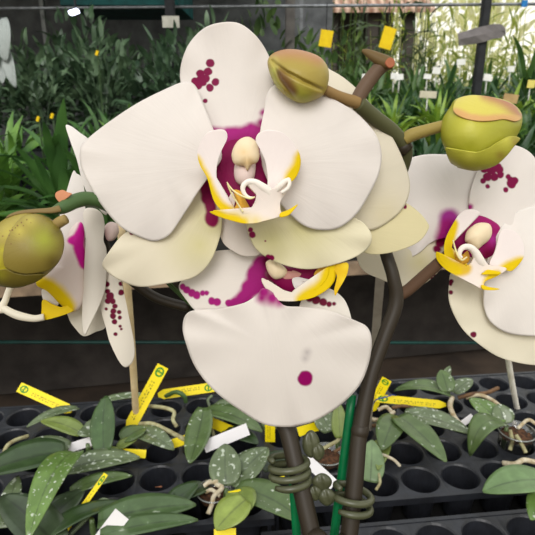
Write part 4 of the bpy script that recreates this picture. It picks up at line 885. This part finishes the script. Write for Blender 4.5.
plants('potted_orchid', 'bright green potted orchid on the second bench at the right', 'orchid', 'bright potted orchids on the second bench', grid(.35, 3.0, .21, 3.3, 3.8, .25, .8, .9, 1.2), protos(strap_mesh, 6, .36, 44, .028, .9, base=400), [bgleaf('bench two foliage', (150, 178, 62), (92, 134, 46)), bgleaf('bench two foliage b', (80, 118, 60), (44, 76, 38))])
plants('potted_orchid', 'mid green potted orchid at the back of the second bench', 'orchid', 'green potted orchids at the back of the second bench', grid(.4, 3.4, .24, 4.05, 4.35, .25, .8, 1.0, 1.35), protos(strap_mesh, 6, .42, 40, .028, .8, base=450), [bgleaf('bench two back', (72, 106, 62), (40, 68, 40))])
plants('potted_orchid', 'light green potted orchid on the farthest bench', 'orchid', 'potted orchids on the farthest bench', grid(.9, 4.8, .34, 5.0, 6.1, .36, .85, 1.1, 1.6), protos(strap_mesh, 6, .46, 40, .03, .8, base=500), [bgleaf('bench three foliage', (124, 154, 76), (74, 108, 52)), bgleaf('bench three foliage b', (90, 124, 60), (56, 88, 42))])
plants('tall_plant', 'tall cane plant with narrow leaves in the sunlit thicket beyond the benches', 'plant', 'cane plants in the sunlit thicket', grid(.75, 5.6, .4, 6.7, 8.4, .58, 0, .85, 1.2), protos(cane_mesh, 7, 2.3, 6, .26, .03, base=600), [bgleaf('thicket foliage', (176, 184, 84), (110, 134, 54), .5), bgleaf('thicket foliage backlit', (74, 96, 48), (44, 62, 32), .3), bgleaf('thicket foliage c', (112, 136, 62), (66, 92, 42), .4)], pot=False)  # the darker greens put the backlit look into the leaf colour
plants('tree', 'pale sunlit tree far behind the thicket', 'tree', 'sunlit trees at the back', [(3.4, 13.5, 0, 1), (5.2, 13.9, 0, 1.1), (7.0, 13.4, 0, .95), (8.8, 14, 0, 1.1), (1.6, 15.2, 0, 1), (.0, 14.6, 0, 1)], protos(bush_mesh, 4, 4.2, .85, 520, .34, .1, base=700), [bgleaf('haze-bright tree foliage', (250, 248, 214), (222, 224, 160), .5)], pot=False)  # near-white leaves: the bright hazy backdrop is put into their colour
ct = thing('crate', 'black slatted crate among the leafy plants at the left', 'crate', (crate_c.x, crate_c.y, .74))
top = .74+.29
for k in range(7):
    zc = .76+k*.042
    for (lo, hi) in (((-.16, -.07), (.16, -.062)), ((-.16, .062), (.16, .07)), ((-.16, -.062), (-.152, .062)), ((.152, -.062), (.16, .062))):
        box('slat', (lo[0], lo[1], zc), (hi[0], hi[1], zc+.026), m_black, ct, M=Matrix.Translation((crate_c.x, crate_c.y, 0)) @ RZ)
for sx in (-1, 1):
    for sy in (-1, 1): box('corner_post', (sx*.15-.01, sy*.06-.01, .741), (sx*.15+.01, sy*.06+.01, top+.02), m_black, ct, M=Matrix.Translation((crate_c.x, crate_c.y, 0)) @ RZ)
# silver striped fronds at the upper left
m_str, nt, out = newmat('striped leaf'); uv = N(nt, 'ShaderNodeUVMap', uv_map='px').outputs[0]
wv = N(nt, 'ShaderNodeTexWave'); wv.inputs['Scale'].default_value = 9; wv.inputs['Distortion'].default_value = 2; nt.links.new(uv, wv.inputs[0])
surf(nt, out, mixc(nt, wv.outputs['Fac'], lin((60, 70, 66)), lin((206, 214, 210))), .5)
fr = thing('striped_plant', 'plant with silvery striped leaves at the upper left edge', 'plant', tuple(Y(-6, 95, 3.0)))
for (x0, y0, x1, y1, w) in ((2, 18, 6, 62, 18), (6, 50, 16, 88, 12), (-6, 30, -10, 75, 20), (8, 60, 2, 84, 9)):
    leaf('leaf', fr, Y(x0, y0, 3.0), Y(x1, y1, 2.95), w*3/F, m_str, up=Vector((0, -1, .2)), arch=.1)
tube('stem', fr, [(Y(-6, 130, 3.02), .02), (Y(-5, 80, 3.02), .016), (Y(0, 18, 3.0), .01)], m_post, n=10, seg=8)

# tags, labels, sticky traps in the background
m_sticky = simple('sticky trap', (246, 212, 14), (232, 194, 10), 18, .5)
def card(name, label, cat, x0, y0, x1, y1, yy, mat, rot=0., hang=None, stem_to=None, stem_mat=None):
    A, B = Y(x0, y0, yy), Y(x1, y1, yy); c = (A+B)*.5
    t = thing(name, label, cat, tuple(c))
    M = Matrix.Translation(c) @ Matrix.Rotation(rot, 4, 'Y')
    w, h = abs(B.x-A.x)/2, abs(A.z-B.z)/2
    box('card', (-w, -.004, -h), (w, .004, h), mat, t, M=M)
    if hang: tube('string', t, [(c+Vector((0, 0, h)), .003), (c+Vector((0, 0, h+hang*.5)), .003), (c+Vector((0, 0, h+hang)), .003)], m_post, n=6, seg=6)
    if stem_to is not None: tube('label_stem', t, [(c-Vector((0, -.006, h*.3)), .0032), (c-Vector((0, -.006, h+.01)), .0032), (Vector((c.x, c.y+.006, stem_to)), .0032)], stem_mat or simple('white plastic', (230, 230, 224), (220, 220, 214), 20, .5), n=6, seg=6)
    return t
card('hanging_sticky_trap', 'yellow sticky trap hanging above the top bud', 'insect trap', 320, 30, 332, 47, 3.99, m_sticky, .15, hang=.17)
card('hanging_sticky_trap', 'tilted yellow sticky trap above the bare stem tip', 'insect trap', 382, 27, 393, 49, 3.99, m_sticky, .25, hang=.16)
sh = thing('grey_sheet', 'grey sheet tied across the black post at the upper right', 'sheet', tuple(Y(475, 36, 3.8)))
bm = bmesh.new(); top = [(458, 33), (466, 31), (475, 28), (484, 26), (493, 24), (501, 24), (505, 27)]; bot = [(459, 46), (467, 45), (475, 44), (484, 42), (493, 39), (501, 38), (506, 34)]
rows = []
for i, (p, q) in enumerate(zip(top, bot)):
    dy = .012*math.sin(i*1.1); rows.append([bm.verts.new(Y(p[0], p[1], 3.855+dy*.5)), bm.verts.new(Y((p[0]+q[0])/2, (p[1]+q[1])/2, 3.845-dy*.4)), bm.verts.new(Y(q[0], q[1], 3.855+dy*.5))])
for a_, b_ in zip(rows, rows[1:]):
    for k in range(2): bm.faces.new((a_[k], a_[k+1], b_[k+1], b_[k]))
me = bpy.data.meshes.new('cloth'); bm.to_mesh(me); bm.free(); o = link('cloth', me, simple('grey cloth', (128, 122, 122), (104, 100, 100), 8, .8), sh, smooth=False); mm = o.modifiers.new('thickness', 'SOLIDIFY'); mm.thickness = .006
m_lab = simple('label white', (244, 244, 240), (226, 226, 220), 20, .5); m_beige = simple('label beige', (206, 200, 176), (190, 184, 160), 20, .5)
for (x0, y0, x1, y1, yy, m, lab) in ((362, 74, 369, 79, 3.2, m_lab, 'white plant label left of the bare stem tip, farther one'), (370, 70, 377, 76, 3.25, m_lab, 'white plant label touching the left of the bare stem tip'), (391, 73, 397, 79, 3.2, m_lab, 'white plant label just right of the bare stem tip'), (396, 74, 403, 80, 3.15, m_lab, 'second white plant label right of the bare stem tip'),
        (424, 74, 431, 79, 3.2, m_lab, 'white plant label above the beige plate'), (433, 67, 440, 74, 3.6, m_lab, 'white plant label standing high above the beige plate'), (457, 59, 465, 65, 3.7, m_lab, 'white plant label left of the black post'), (420, 91, 436, 98, 2.5, m_beige, 'beige plate on a stem left of the right bud'), (484, 74, 491, 81, 3.0, m_lab, 'white plant label right of the black post'),
        (504, 94, 517, 103, 2.4, simple('tan card', (190, 160, 110), (170, 142, 96), 20, .6), 'tan card behind the right bud'), (528, 80, 534, 88, 3.0, simple('pale yellow card', (232, 220, 120), (220, 206, 106), 20, .6), 'pale yellow card at the right edge'), (508, 66, 514, 72, 3.6, m_lab, 'white plant label among plants at the far right')):
    card('plant_label', lab, 'label', x0, y0, x1, y1, yy, m, random.uniform(-.1, .15), stem_to=Y(x0, y1+13, yy).z)
card('blue_clip', 'small blue tie on the pipe at the upper right', 'tie', 522, 0, 527, 7, 3.985, simple('blue tie', (40, 140, 210), (30, 110, 180), 20, .5))
for (x, y, lab) in ((97, 53, 'small yellow tag among the dark shrubs at the left'), (38, 119, 'yellow flower tag low among leaves at the left'), (52, 116, 'second yellow flower tag low among leaves at the left')):
    card('plant_label', lab, 'label', x-1.5, y-2.5, x+1.5, y+2.5, 2.9 if y < 60 else 1.75, m_sticky, .4, stem_to=.82, stem_mat=simple('green stick', (60, 84, 44), (44, 62, 34), 20, .6))
c = Y(60, 168, 1.45)
# house beyond the thicket
hs = thing('house', 'house with a tiled roof beyond the plants at the top', 'house', (1.6, 10, 0))
m_tile, nt, out = newmat('roof tiles'); oc = objco(nt); wv = N(nt, 'ShaderNodeTexWave', bands_direction='X'); wv.inputs['Scale'].default_value = 2.0; nt.links.new(oc, wv.inputs[0])
nz = noise(nt, oc, 6, 4); surf(nt, out, mixc(nt, wv.outputs['Fac'], lin((150, 112, 92)), mixc(nt, nz.outputs[0], lin((226, 196, 176)), lin((196, 160, 138)))), .8, bump=wv.outputs['Fac'], bstr=.8, bdist=.05)
e0, e1 = Y(322, 8.5, 9.8), Y(436, 7, 9.8)
bm = bmesh.new()
vs = [bm.verts.new(v) for v in ((e0.x-.3, 9.8, e0.z), (e1.x, 9.8, e0.z), (e1.x, 12.5, e0.z+1.3), (e0.x-.3, 12.5, e0.z+1.3), (e0.x-.3, 9.8, e0.z-.06), (e1.x, 9.8, e0.z-.06), (e1.x, 12.5, e0.z+1.2), (e0.x-.3, 12.5, e0.z+1.2))]
for f in ((0, 1, 2, 3), (4, 7, 6, 5), (0, 4, 5, 1), (1, 5, 6, 2), (2, 6, 7, 3), (3, 7, 4, 0)): bm.faces.new([vs[i] for i in f])
bmesh.ops.subdivide_edges(bm, edges=bm.edges[:], cuts=6, use_grid_fill=True)
me = bpy.data.meshes.new('roof'); bm.to_mesh(me); bm.free(); link('roof', me, m_tile, hs, smooth=False)
box('wall', (e0.x, 11.6, 0), (e1.x-.3, 11.8, e0.z+.6), simple('house wall', (70, 64, 60), (50, 46, 44), 2, .9), hs)
for x in (332, 372, 408): 
    c = Y(x, 30, 10.1); box('pillar', (c.x-.09, 10.0, 0), (c.x+.09, 10.2, e0.z-.02), simple('pillar', (74, 68, 62), (52, 48, 44), 3, .8), hs)

# ------------------------------------------------------------------ light
w = bpy.data.worlds.new('world'); S.world = w; w.use_nodes = True; nt = w.node_tree; nt.nodes.clear()
out = nt.nodes.new('ShaderNodeOutputWorld'); bg = nt.nodes.new('ShaderNodeBackground')
tc = nt.nodes.new('ShaderNodeTexCoord'); sp = nt.nodes.new('ShaderNodeSeparateXYZ'); nt.links.new(tc.outputs['Generated'], sp.inputs[0])
cr = nt.nodes.new('ShaderNodeValToRGB'); cr.color_ramp.elements[0].position = .0; cr.color_ramp.elements[0].color = (.16, .15, .12, 1)
cr.color_ramp.elements[1].position = .9; cr.color_ramp.elements[1].color = (.92, .96, 1.0, 1)
el = cr.color_ramp.elements.new(.03); el.color = (1.25, 1.2, 1.04, 1)
nt.links.new(sp.outputs[2], cr.inputs[0]); nt.links.new(cr.outputs[0], bg.inputs[0]); bg.inputs[1].default_value = .88; nt.links.new(bg.outputs[0], out.inputs[0])
def sun(name, e, angle, rot, col):
    l = bpy.data.lights.new(name, 'SUN'); l.energy = e; l.angle = angle; l.color = col
    o = bpy.data.objects.new(name, l); C.objects.link(o); o.rotation_euler = rot; return o
sun('sun', 1.5, math.radians(32), (math.radians(49), 0, math.radians(-8)), (1, .97, .945))
S.view_settings.view_transform = 'Standard'; S.view_settings.look = 'None'; S.view_settings.exposure = .26; S.view_settings.gamma = 1; S.view_settings.use_curve_mapping = False
